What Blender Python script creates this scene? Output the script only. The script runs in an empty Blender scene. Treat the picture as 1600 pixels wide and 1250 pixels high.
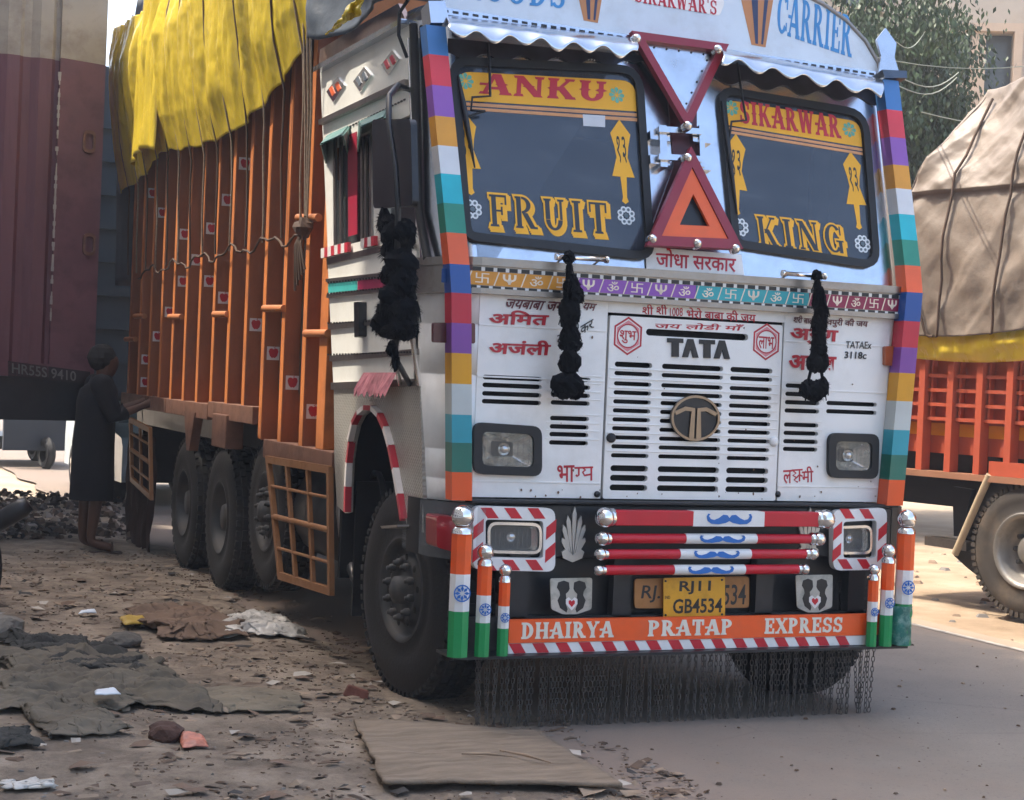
import bpy, bmesh, math, random
from mathutils import Vector, Matrix, noise
from mathutils.geometry import tessellate_polygon
random.seed(7)
R = math.radians
sc = bpy.context.scene
COL = sc.collection
# ---------------------------------------------------------------- camera, sky, sun, exposure
CAMP = Vector((-4.0606, -7.5515, 1.6462)); YAW, PIT, ROL, FPX = .3921, .0115, .0410, 2663.6
_f = Vector((math.sin(YAW)*math.cos(PIT), math.cos(YAW)*math.cos(PIT), -math.sin(PIT)))
_r0 = Vector((math.cos(YAW), -math.sin(YAW), 0)); _u0 = _r0.cross(_f)
_r = _r0*math.cos(ROL) + _u0*math.sin(ROL); _u = -_r0*math.sin(ROL) + _u0*math.cos(ROL)
cd = bpy.data.cameras.new('camera'); cam = bpy.data.objects.new('camera', cd); COL.objects.link(cam)
cd.sensor_width = 36; cd.lens = 36*FPX/1600; cd.clip_end = 600; cd.clip_start = .05
mw = Matrix.Identity(4)
for i in range(3):
    mw[i][0], mw[i][1], mw[i][2], mw[i][3] = _r[i], _u[i], -_f[i], CAMP[i]
cam.matrix_world = mw; sc.camera = cam
SEL, SAZ = R(60), Vector((-.86, .51, 0)).normalized()
SDIR = Vector((SAZ.x*math.cos(SEL), SAZ.y*math.cos(SEL), math.sin(SEL)))
w = bpy.data.worlds.new('World'); sc.world = w; w.use_nodes = True
nt = w.node_tree; bg = nt.nodes['Background']
sky = nt.nodes.new('ShaderNodeTexSky'); sky.sky_type = 'NISHITA'; sky.sun_disc = False
sky.sun_elevation = SEL; sky.sun_rotation = math.atan2(SAZ.x, SAZ.y)
sky.air_density = 1.0; sky.dust_density = 4.5; sky.ozone_density = 1.0
nt.links.new(sky.outputs[0], bg.inputs[0]); bg.inputs[1].default_value = .15
sl = bpy.data.lights.new('sun', 'SUN'); sl.energy = 1.9; sl.angle = R(.6); sl.color = (1, .9, .77)
so = bpy.data.objects.new('sun', sl); COL.objects.link(so)
so.rotation_euler = SDIR.to_track_quat('Z', 'Y').to_euler()
sc.view_settings.view_transform = 'Standard'; sc.view_settings.look = 'None'
sc.view_settings.gamma = 1; sc.view_settings.use_curve_mapping = False
sc.view_settings.exposure = 1.95
# ---------------------------------------------------------------- helpers: colour and materials
def C(h):
    h = h.lstrip('#'); v = [int(h[i:i+2], 16)/255 for i in (0, 2, 4)]
    return tuple(x/12.92 if x <= .04045 else ((x+.055)/1.055)**2.4 for x in v)
MATS = {}
def mat(name, col, rough=.5, metal=0, var=.12, sc_=6, bump=0, bs=40, spec=.5, dirt=None, dsc=3, damt=.5, coat=0, bd=.02, alpha=1, stretch=(1, 1, 1), rvar=.1):
    if name in MATS: return MATS[name]
    m = bpy.data.materials.new(name); MATS[name] = m; m.use_nodes = True; t = m.node_tree; N, K = t.nodes, t.links
    b = N['Principled BSDF']; c = C(col) if isinstance(col, str) else col
    b.inputs['Metallic'].default_value = metal; b.inputs['Roughness'].default_value = rough
    b.inputs['Specular IOR Level'].default_value = spec; b.inputs['Alpha'].default_value = alpha
    b.inputs['Coat Weight'].default_value = coat; b.inputs['Coat Roughness'].default_value = .1
    tc = N.new('ShaderNodeTexCoord'); mp = N.new('ShaderNodeMapping'); K.new(tc.outputs['Object'], mp.inputs[0])
    mp.inputs['Scale'].default_value = stretch
    n1 = N.new('ShaderNodeTexNoise'); n1.inputs['Scale'].default_value = sc_; n1.inputs['Detail'].default_value = 7; K.new(mp.outputs[0], n1.inputs[0])
    mx = N.new('ShaderNodeMix'); mx.data_type = 'RGBA'
    mx.inputs[6].default_value = tuple(x*(1-var) for x in c)+(1,); mx.inputs[7].default_value = tuple(min(1, x*(1+var)) for x in c)+(1,)
    rp = N.new('ShaderNodeMapRange'); rp.inputs[1].default_value = .3; rp.inputs[2].default_value = .7
    K.new(n1.outputs[0], rp.inputs[0]); K.new(rp.outputs[0], mx.inputs[0]); out = mx.outputs[2]
    if dirt:
        n2 = N.new('ShaderNodeTexNoise'); n2.inputs['Scale'].default_value = dsc; n2.inputs['Detail'].default_value = 10; n2.inputs['Roughness'].default_value = .7
        K.new(mp.outputs[0], n2.inputs[0])
        r2 = N.new('ShaderNodeMapRange'); r2.inputs[1].default_value = .48; r2.inputs[2].default_value = .72; r2.inputs[4].default_value = damt
        K.new(n2.outputs[0], r2.inputs[0])
        m2 = N.new('ShaderNodeMix'); m2.data_type = 'RGBA'; K.new(r2.outputs[0], m2.inputs[0]); K.new(out, m2.inputs[6])
        m2.inputs[7].default_value = C(dirt)+(1,); out = m2.outputs[2]
        ad = N.new('ShaderNodeMath'); ad.operation = 'MULTIPLY_ADD'; ad.inputs[1].default_value = .35; ad.inputs[2].default_value = rough
        K.new(r2.outputs[0], ad.inputs[0]); K.new(ad.outputs[0], b.inputs['Roughness'])
    elif rvar:
        r3 = N.new('ShaderNodeMapRange'); r3.inputs[3].default_value = max(0, rough-rvar*.5); r3.inputs[4].default_value = min(1, rough+rvar)
        K.new(n1.outputs[0], r3.inputs[0]); K.new(r3.outputs[0], b.inputs['Roughness'])
    K.new(out, b.inputs['Base Color'])
    if bump:
        n3 = N.new('ShaderNodeTexNoise'); n3.inputs['Scale'].default_value = bs; n3.inputs['Detail'].default_value = 5; K.new(mp.outputs[0], n3.inputs[0])
        bp = N.new('ShaderNodeBump'); bp.inputs['Strength'].default_value = bump; bp.inputs['Distance'].default_value = bd
        K.new(n3.outputs[0], bp.inputs['Height']); K.new(bp.outputs[0], b.inputs['Normal'])
    return m
WHITE = mat('white_paint', '#ebecea', .4, var=.03, dirt='#9a9282', dsc=2.2, damt=.25, coat=.25)
STEEL = mat('polished_steel', '#ccd2da', .2, 1, var=.06, bump=.10, bs=7, dirt='#6d665c', dsc=4, damt=.25)
STEELR = mat('brushed_trim', '#9a948e', .38, 1, var=.12, bump=.1, bs=20, dirt='#5c5046', dsc=6, damt=.4)
CHROME = mat('chrome', '#e8e8e8', .07, 1, var=.03, rvar=.06)
BLACK = mat('black_paint', '#15181d', .4, var=.2, dirt='#4a443c', dsc=5, damt=.18)
RUBB = mat('black_rubber', '#191a1c', .55, var=.2)
DARK = mat('dark_void', '#08090b', .8)
TYRE = mat('tyre_rubber', '#17181a', .7, var=.25, bump=.15, bs=60, dirt='#38332d', dsc=3, damt=.5)
RIM = mat('painted_rim', '#3a3c3e', .6, var=.25, dirt='#5a5044', dsc=5, damt=.6)
FABB = mat('black_yarn', '#0a0d12', .95, var=.3, spec=.1)
def paint(h, **k):
    return mat('paint_'+h.lstrip('#'), h, k.pop('rough', .42), var=k.pop('var', .07), dirt='#6e6250', dsc=5, damt=k.pop('damt', .15), **k)
RED = paint('#c4162a'); LRED = paint('#b3122b', damt=.05); YEL = paint('#eba81c', damt=.04); ORG = paint('#ee5a17', damt=.2)
BLUE = paint('#1b6bbd', damt=.05); PWH = paint('#e6e6e4', damt=.15); GREEN = paint('#12904f')
# ---------------------------------------------------------------- helpers: geometry
FRAME = {}
class MB:
    def __init__(s): s.v = []; s.f = []; s.m = []; s.sm = []
    def add(s, vs, fs, mi=0, sm=False):
        o = len(s.v); s.v += [tuple(v) for v in vs]; s.f += [tuple(i+o for i in f) for f in fs]; s.m += [mi]*len(fs); s.sm += [sm]*len(fs); return s
    def box(s, c, d, rot=None, mi=0, taper=1):
        x, y, z = d[0]/2, d[1]/2, d[2]/2
        vs = [Vector(p) for p in ((-x, -y, -z), (x, -y, -z), (x, y, -z), (-x, y, -z), (-x*taper, -y*taper, z), (x*taper, -y*taper, z), (x*taper, y*taper, z), (-x*taper, y*taper, z))]
        if rot: vs = [rot @ v for v in vs]
        vs = [v+Vector(c) for v in vs]
        return s.add(vs, [(3, 2, 1, 0), (4, 5, 6, 7), (0, 1, 5, 4), (1, 2, 6, 5), (2, 3, 7, 6), (3, 0, 4, 7)], mi)
    def bb(s, a, b, mi=0):
        return s.box([(a[i]+b[i])/2 for i in range(3)], [abs(b[i]-a[i]) for i in range(3)], None, mi)
    def tube(s, pts, r, n=8, mi=0, cap=True, sm=True, close=False):
        pts = [Vector(p) for p in pts]; rs = r if isinstance(r, (list, tuple)) else [r]*len(pts); vs = []; prev = None; L = len(pts)
        for i, p in enumerate(pts):
            if close: t = (pts[(i+1) % L]-pts[i-1])
            else: t = pts[min(i+1, L-1)]-pts[max(i-1, 0)]
            t = t.normalized() if t.length > 1e-9 else Vector((0, 0, 1))
            if prev is None: a = t.orthogonal().normalized()
            else:
                a = prev-t*prev.dot(t); a = a.normalized() if a.length > 1e-6 else t.orthogonal().normalized()
            prev = a; b = t.cross(a)
            vs += [p+(a*math.cos(2*math.pi*k/n)+b*math.sin(2*math.pi*k/n))*rs[i] for k in range(n)]
        fs = [(i*n+k, i*n+(k+1) % n, (i+1)*n+(k+1) % n, (i+1)*n+k) for i in range(L-1) for k in range(n)]
        if close: fs += [((L-1)*n+k, (L-1)*n+(k+1) % n, (k+1) % n, k) for k in range(n)]
        s.add(vs, fs, mi, sm)
        if cap and not close:
            s.add(vs[:n], [tuple(range(n))[::-1]], mi); s.add(vs[-n:], [tuple(range(n))], mi)
        return s
    def lathe(s, prof, c, axis, n=24, mi=0, sm=True):
        ax = Vector(axis).normalized(); a = ax.orthogonal().normalized(); b = ax.cross(a); c = Vector(c); vs = []
        for (d, r) in prof:
            vs += [c+ax*d+(a*math.cos(2*math.pi*k/n)+b*math.sin(2*math.pi*k/n))*r for k in range(n)]
        fs = [(i*n+k, i*n+(k+1) % n, (i+1)*n+(k+1) % n, (i+1)*n+k) for i in range(len(prof)-1) for k in range(n)]
        return s.add(vs, fs, mi, sm)
    def ball(s, c, r, n=12, mi=0, sc3=(1, 1, 1), jit=0):
        vs = []; m = n//2+1
        for i in range(m):
            t = math.pi*i/(m-1)
            for k in range(n):
                p = 2*math.pi*k/n; j = 1+random.uniform(-jit, jit)
                vs.append((c[0]+r*sc3[0]*j*math.sin(t)*math.cos(p), c[1]+r*sc3[1]*j*math.sin(t)*math.sin(p), c[2]+r*sc3[2]*j*math.cos(t)))
        return s.add(vs, [(i*n+k, (i+1)*n+k, (i+1)*n+(k+1) % n, i*n+(k+1) % n) for i in range(m-1) for k in range(n)], mi, jit == 0)
    def prism(s, poly, z0, z1, holes=(), mi=0, mi_side=None):
        """solid plate from a 2D polygon with holes, in local x,y, from z0 to z1"""
        loops = [list(map(Vector, [(p[0], p[1], 0) for p in L])) for L in [poly]+list(holes)]
        tris = tessellate_polygon(loops); flat = [p for L in loops for p in L]
        top = [(p.x, p.y, z1) for p in flat]; bot = [(p.x, p.y, z0) for p in flat]; n = len(flat); ft = []
        for t in tris:
            a, b, c = (flat[i] for i in t); cr = (b-a).cross(c-a).z
            if abs(cr) < 1e-14: continue
            ft.append(tuple(t) if cr > 0 else tuple(t)[::-1])
        fs = ft+[tuple(i+n for i in t[::-1]) for t in ft]; s.add(top+bot, fs, mi)
        o = 0; fs = []
        for li, L in enumerate(loops):
            k = len(L); ar = sum(L[i].x*L[(i+1) % k].y-L[(i+1) % k].x*L[i].y for i in range(k))
            ccw = ar > 0
            if li > 0: ccw = not ccw
            for i in range(k):
                a, b = o+i, o+(i+1) % k
                fs.append((a, a+n, b+n, b) if ccw else (b, b+n, a+n, a))
            o += k
        return s.add(top+bot, fs, mi if mi_side is None else mi_side)
    def build(s, name, mats, parent=None, M=None, bevel=0, **props):
        me = bpy.data.meshes.new(name); me.from_pydata(s.v, [], s.f)
        for m in (mats if isinstance(mats, (list, tuple)) else [mats]): me.materials.append(m)
        me.polygons.foreach_set('material_index', s.m); me.polygons.foreach_set('use_smooth', s.sm); me.update()
        o = bpy.data.objects.new(name, me); COL.objects.link(o)
        if M is not None: o.matrix_world = M; FRAME[o.name] = M.copy()
        if parent:
            o.parent = parent
            if parent.name in FRAME:            # a child of a plate is given in the frame of the plate's own parent
                o.matrix_parent_inverse = FRAME[parent.name].inverted()
                if M is None: FRAME[o.name] = Matrix.Identity(4)
        if bevel:
            bv = o.modifiers.new('bevel', 'BEVEL'); bv.width = bevel; bv.segments = 2; bv.limit_method = 'ANGLE'
        for k, v in props.items(): o[k] = v
        return o
def thing(name, label, cat, group=None, loc=(0, 0, 0), rz=0):
    o = bpy.data.objects.new(name, None); COL.objects.link(o); o.location = loc; o.rotation_euler = (0, 0, rz)
    o['label'] = label; o['category'] = cat
    if group: o['group'] = group
    return o
def tag(o, label, cat, group=None):
    o['label'] = label; o['category'] = cat
    if group: o['group'] = group
    return o
def child(name, mesh, parent, M=None):
    o = bpy.data.objects.new(name, mesh); COL.objects.link(o)
    if M is not None: o.matrix_world = M
    o.parent = parent; return o
class PL:
    """a plane of the place; at() finds where a line of sight of the photograph meets it, in plane coordinates"""
    def __init__(s, o, ux, uy):
        s.o = Vector(o); s.ux = Vector(ux).normalized(); s.uy = Vector(uy).normalized(); s.n = s.ux.cross(s.uy)
    def at(s, x, y, n=0):
        d = _f+_r*((x-800)/FPX)-_u*((y-625)/FPX); o = s.o+s.n*n
        p = CAMP+d*((o-CAMP).dot(s.n)/d.dot(s.n))-s.o
        return (p.dot(s.ux), p.dot(s.uy))
    def w(s, a, b, n=0): return s.o+s.ux*a+s.uy*b+s.n*n
    def W(s, x, y, n=0): a = s.at(x, y, n); return s.w(a[0], a[1], n)
    def M(s):
        m = Matrix.Identity(4)
        for i in range(3): m[i][0], m[i][1], m[i][2], m[i][3] = s.ux[i], s.uy[i], s.n[i], s.o[i]
        return m
    def P(s, pts, n=0): return [s.at(x, y, n) for x, y in pts]
LEAN = R(13.5)
FR = PL((0, 0, 0), (1, 0, 0), (0, 0, 1))
UP = PL((0, 0, 2.1), (1, 0, 0), (0, math.sin(LEAN), math.cos(LEAN)))
BU = PL((0, -.1, 0), (1, 0, 0), (0, 0, 1))
SI = PL((-1.3, 0, 0), (0, -1, 0), (0, 0, 1))
GR = PL((0, 0, 0), (1, 0, 0), (0, 1, 0))
def rnd(pts, r, k=5):
    """round the corners of a polygon"""
    out = []; n = len(pts); P = [Vector((p[0], p[1])) for p in pts]
    for i in range(n):
        a, b, c = P[i-1], P[i], P[(i+1) % n]; rr = r[i] if isinstance(r, (list, tuple)) else r
        u = (a-b).normalized(); v = (c-b).normalized(); d = min(rr, (a-b).length*.49, (c-b).length*.49)
        p0, p1 = b+u*d, b+v*d
        for j in range(k+1):
            t = j/k; q = p0*(1-t)**2+b*2*t*(1-t)*.98+p1*t*t; q += (b-q)*0
            out.append(((p0*(1-t)**2+b*2*t*(1-t)+p1*t*t).x, (p0*(1-t)**2+b*2*t*(1-t)+p1*t*t).y))
    return out
def inset(pts, d):
    """move a polygon's edges inward by d (counter-clockwise or clockwise)"""
    n = len(pts); P = [Vector(p) for p in pts]; ar = sum(P[i].x*P[(i+1) % n].y-P[(i+1) % n].x*P[i].y for i in range(n)); sg = 1 if ar > 0 else -1; out = []
    for i in range(n):
        a, b, c = P[i-1], P[i], P[(i+1) % n]; u = (b-a).normalized(); v = (c-b).normalized()
        n1 = Vector((-u.y, u.x))*sg; n2 = Vector((-v.y, v.x))*sg; m = (n1+n2)
        if m.length < 1e-6: m = n1
        m.normalize(); out.append(tuple(b+m*(d/max(.18, m.dot(n1)))))
    return out
def plate(name, pl, pts, n0, th, m, parent, holes=(), bevel=0, **k):
    return MB().prism(pts, n0, n0+th, holes).build(name, m, parent, pl.M(), bevel, **k)
def circ(c, r, n=20, ry=None):
    return [(c[0]+r*math.cos(2*math.pi*i/n), c[1]+(ry or r)*math.sin(2*math.pi*i/n)) for i in range(n)]
# ---------------------------------------------------------------- lettering
def ebar(p, q, w0, w1=None):
    w1 = w1 or w0; return [(p[0]-w0/2, p[1]), (p[0]+w0/2, p[1]), (q[0]+w1/2, q[1]), (q[0]-w1/2, q[1])]
def arcp(cx, cy, rx, ry, tx, ty, a0, a1, n=14):
    o = []; i_ = []
    for k in range(n+1):
        a = R(a0+(a1-a0)*k/n); o.append((cx+rx*math.cos(a), cy+ry*math.sin(a))); i_.append((cx+(rx-tx)*math.cos(a), cy+(ry-ty)*math.sin(a)))
    return o+i_[::-1]
def glyph(ch, spur):
    V = lambda x, w=.2, a=0, b=1: ebar((x, a), (x, b), w)
    H = lambda x0, x1, y, t=.08: [(x0, y-t/2), (x1, y-t/2), (x1, y+t/2), (x0, y+t/2)]
    D = lambda a, b, c, d, w: ebar((a, b), (c, d), w)
    S = lambda x, y, w=.34: [(x-w/2, .0), (x+w/2, 0), (x+w/2-.03, .09), (x-w/2+.03, .09)] if y == 0 else [(x-w/2+.03, .91), (x+w/2-.03, .91), (x+w/2, 1), (x-w/2, 1)]
    T = lambda x, a, b: [(x-.045, a), (x+.045, a), (x+.045, b), (x-.045, b)]
    K = lambda x, y=.5: [(x-.17, y), (x, y-.1), (x+.17, y), (x, y+.1)]
    G = {
     'A': (.95, [D(.14, 0, .44, 1, .11), D(.8, 0, .5, 1, .24), H(.22, .72, .3, .1), S(.14, 0, .3), S(.8, 0, .36), H(.0, .3, .48, .08)], [(.67, .5)]),
     'B': (.8, [V(.22), arcp(.3, .75, .32, .25, .19, .09, -90, 90), arcp(.3, .25, .4, .25, .2, .09, -90, 90), S(.18, 0, .28), S(.18, 1, .28)], []),
     'C': (.85, [arcp(.46, .5, .42, .5, .22, .09, 40, 320), T(.79, .62, .95), T(.79, .1, .3)], []),
     'D': (.88, [V(.22), arcp(.32, .5, .5, .5, .22, .09, -90, 90), H(.04, .36, .955, .09), H(.04, .36, .045, .09)], [(.22, .5)]),
     'E': (.78, [V(.22), H(.04, .72, .955, .09), H(.04, .74, .045, .09), H(.2, .52, .5), T(.68, .7, 1), T(.7, 0, .3), T(.52, .38, .62)], [(.22, .5)]),
     'F': (.75, [V(.22), H(.04, .72, .955, .09), H(.2, .52, .5), T(.68, .68, 1), T(.52, .36, .64), S(.22, 0, .38)], [(.22, .5)]),
     'G': (.9, [arcp(.46, .5, .42, .5, .22, .09, 40, 320), T(.79, .62, .95), V(.76, .18, 0, .42), H(.56, .92, .42, .08)], []),
     'H': (.95, [V(.2), V(.75), H(.2, .75, .5), S(.2, 0), S(.2, 1), S(.75, 0), S(.75, 1)], [(.2, .5), (.75, .5)]),
     'I': (.45, [V(.22), S(.22, 0, .4), S(.22, 1, .4)], [(.22, .5)]),
     'K': (.92, [V(.2), D(.34, .42, .72, 1, .1), D(.76, 0, .42, .58, .24), S(.2, 0), S(.2, 1), S(.76, 0, .32), S(.72, 1, .3)], [(.2, .5)]),
     'N': (.95, [V(.16, .1), V(.8, .1), D(.78, 0, .16, 1, .24), S(.13, 1, .26), S(.16, 0, .28), S(.8, 1, .28)], [(.47, .5)]),
     'O': (.92, [arcp(.46, .5, .44, .5, .22, .09, 0, 360, 24)], []),
     'P': (.78, [V(.2), arcp(.3, .72, .4, .28, .2, .09, -90, 90), S(.2, 0), S(.16, 1, .26)], [(.2, .5)]),
     'R': (.9, [V(.2), arcp(.3, .73, .38, .27, .19, .09, -90, 90), D(.74, 0, .42, .5, .24), S(.2, 0), S(.16, 1, .26), S(.78, 0, .3)], [(.2, .5)]),
     'S': (.76, [arcp(.38, .73, .32, .27, .17, .09, 25, 270), arcp(.38, .275, .33, .275, .18, .09, -155, 92), T(.65, .66, .96), T(.08, .04, .34)], []),
     'T': (.8, [V(.4, .22), H(.04, .76, .955, .09), T(.08, .66, 1), T(.72, .66, 1), S(.4, 0, .38)], [(.4, .5)]),
     'U': (.9, [V(.2, .2, .34, 1), V(.73, .12, .34, 1), arcp(.445, .35, .345, .35, .2, .1, 180, 360), S(.2, 1), S(.73, 1, .3)], [(.2, .55), (.73, .55)]),
     'W': (1.2, [D(.34, 0, .14, 1, .22), D(.34, 0, .58, 1, .09), D(.8, 0, .58, 1, .22), D(.82, 0, 1.04, 1, .09), S(.14, 1), S(1.04, 1, .28), S(.58, 1, .3)], []),
     'X': (.9, [D(.78, 0, .16, 1, .24), D(.14, 0, .76, 1, .09), S(.14, 0, .28), S(.76, 0), S(.16, 1), S(.76, 1, .28)], []),
     'Y': (.88, [V(.44, .2, 0, .48), D(.42, .44, .14, 1, .22), D(.46, .44, .74, 1, .09), S(.44, 0), S(.14, 1, .3), S(.74, 1, .28)], []),
     "'": (.22, [T(.1, .75, 1)], []), ' ': (.45, [], []),
    }
    wd, polys, sp = G[ch]
    if spur: polys = polys+[K(*p) for p in sp]
    return wd, polys
def affine(bl, br, tl):
    bl, br, tl = Vector(bl), Vector(br), Vector(tl)
    return lambda u, v: bl+(br-bl)*u+(tl-bl)*v
def grow_poly(p, g):
    return inset(p, -g) if g else p
def serif(mb, text, box, n0, th=.002, grow=0, dx=0, dy=0, spur=False, gap=.1, mi=0, aspect=None):
    """add slab-serif letters to mb inside the box (bottom-left, bottom-right, top-left) of plane coordinates"""
    gl = [(glyph(c, spur)) for c in text]; W = sum(g[0] for g in gl)+gap*(len(gl)-1); af = affine(*box); x = 0; k = 0
    for wd, polys in gl:
        for p in polys:
            q = grow_poly(p, grow); k += 1
            mb.prism([tuple(af((x+px+dx)/W, py+dy)) for px, py in q], n0, n0+th+.00012*(k % 9), mi=mi)
        x += wd+gap
_tc = {}
def tmesh(s, bold=0):
    if (s, bold) in _tc: return _tc[(s, bold)]
    c = bpy.data.curves.new('t', 'FONT'); c.body = s; c.offset = bold; c.extrude = .02; c.resolution_u = 3
    o = bpy.data.objects.new('t', c); me = o.to_mesh()
    V = [v.co.copy() for v in me.vertices]; F = [tuple(p.vertices) for p in me.polygons]; o.to_mesh_clear(); bpy.data.objects.remove(o); bpy.data.curves.remove(c)
    _tc[(s, bold)] = (V, F); return V, F
def text(mb, s, box, n0, th=.002, bold=.01, mi=0, fit=True):
    V, F = tmesh(s, bold)
    if not V: return
    x0, x1 = min(v.x for v in V), max(v.x for v in V); y0, y1 = min(v.y for v in V), max(v.y for v in V); af = affine(*box)
    out = []
    for v in V:
        p = af((v.x-x0)/(x1-x0), (v.y-y0)/(y1-y0)); out.append((p.x, p.y, n0+(th if v.z > 0 else 0)))
    mb.add(out, F, mi)
def sub(box, u0, u1, v0=0, v1=1):
    af = affine(*box); return (af(u0, v0), af(u1, v0), af(u0, v1))
def bx(pl, bl, br, tl, n=0): return (pl.at(*bl, n), pl.at(*br, n), pl.at(*tl, n))
def strokes(mb, lines, box, n0, wd, th=.002, mi=0):
    """painted brush strokes: polylines in the unit box"""
    af = affine(*box)
    for li, L in enumerate(lines):
        P = [Vector(af(*p)) for p in L]
        lft, rgt = [], []
        for i, p in enumerate(P):
            t = (P[min(i+1, len(P)-1)]-P[max(i-1, 0)]).normalized(); nn = Vector((-t.y, t.x))*wd/2; lft.append(tuple(p+nn)); rgt.append(tuple(p-nn))
        for i in range(len(P)-1):
            q = [lft[i], rgt[i], rgt[i+1], lft[i+1]]
            mb.prism(q, n0, n0+th+.0001*((i+li) % 5), mi=mi)
def word(name, pl, parts, box, n, m, parent, bold=.012, **k):
    """Devanagari word: list of (string, u0, u1, v0, v1)"""
    mb = MB()
    for p in parts:
        text(mb, p[0], sub(box, *p[1:]), n, bold=bold)
    return mb.build(name, m, parent, pl.M(), **k)

# ================================================================= SETTING
def ground_material():
    m = bpy.data.materials.new('earth'); m.use_nodes = True; t = m.node_tree; N, K = t.nodes, t.links; b = N['Principled BSDF']
    b.inputs['Roughness'].default_value = .95; b.inputs['Specular IOR Level'].default_value = .15
    g = N.new('ShaderNodeNewGeometry'); sx = N.new('ShaderNodeSeparateXYZ'); K.new(g.outputs['Position'], sx.inputs[0])
    def nz(s, d=8, r=.6):
        n = N.new('ShaderNodeTexNoise'); n.inputs['Scale'].default_value = s; n.inputs['Detail'].default_value = d; n.inputs['Roughness'].default_value = r
        K.new(g.outputs['Position'], n.inputs[0]); return n
    def ramp(src, cols):
        r = N.new('ShaderNodeValToRGB'); K.new(src, r.inputs[0]); e = r.color_ramp.elements
        e[0].position, e[0].color = cols[0][0], C(cols[0][1])+(1,); e[1].position, e[1].color = cols[-1][0], C(cols[-1][1])+(1,)
        for p, c in cols[1:-1]: q = e.new(p); q.color = C(c)+(1,)
        return r
    dirt = ramp(nz(2.6, 12, .72).outputs[0], [(.3, '#5a5147'), (.45, '#7b6f62'), (.55, '#908373'), (.7, '#a99c8d')])
    sand = ramp(nz(1.3, 10, .65).outputs[0], [(.3, '#86735d'), (.5, '#a18d75'), (.7, '#b3a18a')])
    dusty = ramp(nz(.8, 10, .6).outputs[0], [(.3, '#97897a'), (.7, '#b7a993')])
    mr = N.new('ShaderNodeMapRange'); mr.inputs[1].default_value = 2.6; mr.inputs[2].default_value = 3.3; K.new(sx.outputs[0], mr.inputs[0])
    m1 = N.new('ShaderNodeMix'); m1.data_type = 'RGBA'; K.new(mr.outputs[0], m1.inputs[0]); K.new(dirt.outputs[0], m1.inputs[6]); K.new(sand.outputs[0], m1.inputs[7])
    # pale trodden dust beyond the lorry on the left
    ny = nz(.35, 6); ad = N.new('ShaderNodeMath'); ad.operation = 'MULTIPLY_ADD'; ad.inputs[1].default_value = 8; K.new(ny.outputs[0], ad.inputs[0]); K.new(sx.outputs[1], ad.inputs[2])
    my = N.new('ShaderNodeMapRange'); my.inputs[1].default_value = 14; my.inputs[2].default_value = 17; K.new(ad.outputs[0], my.inputs[0])
    m2 = N.new('ShaderNodeMix'); m2.data_type = 'RGBA'; K.new(my.outputs[0], m2.inputs[0]); K.new(m1.outputs[2], m2.inputs[6]); K.new(dusty.outputs[0], m2.inputs[7])
    K.new(m2.outputs[2], b.inputs['Base Color'])
    bp = N.new('ShaderNodeBump'); bp.inputs['Strength'].default_value = .9; bp.inputs['Distance'].default_value = .03
    K.new(nz(14, 12, .75).outputs[0], bp.inputs['Height']); K.new(bp.outputs[0], b.inputs['Normal'])
    return m
EARTH = ground_material()
mb = MB(); mb.add([(-250, -60, -.03), (250, -60, -.03), (250, 400, -.03), (-250, 400, -.03)], [(0, 1, 2, 3)])
mb.build('ground', EARTH, kind='structure')
# verge near the lorry: lumpy earth
def hdirt(x, y):
    h = .035*noise.fractal(Vector((x*1.1, y*1.1, 0)), 1, 2.2, 6)+.012*noise.fractal(Vector((x*7, y*7, 3)), 1, 2, 4)
    e = max(0, min(1, (-1.05-x)/.7)); return .004+(h+.02)*(.25+.75*e)
def vergex(y): return -.62+.16*math.sin(y*1.1+.5)+.2*noise.noise(Vector((0, y*1.6, 0)))+(-.25 if y > 1 else 0)
mb = MB(); NX, NY = 150, 330; X0, X1, Y0, Y1 = -6.2, -.2, -3.2, 12.0; vs = []
for j in range(NY+1):
    y = Y0+(Y1-Y0)*j/NY
    for i in range(NX+1):
        x = X0+(X1-X0)*i/NX; z = hdirt(x, y); k = (vergex(y)-x)/.25
        z = z if k > 1 else z*max(0, k)-.02*(1-max(0, k)) if k > 0 else -.02
        vs.append((x, y, z))
mb.add(vs, [(j*(NX+1)+i, j*(NX+1)+i+1, (j+1)*(NX+1)+i+1, (j+1)*(NX+1)+i) for j in range(NY) for i in range(NX)], 0, True)
mb.build('dirt_verge', EARTH, kind='structure')
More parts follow.
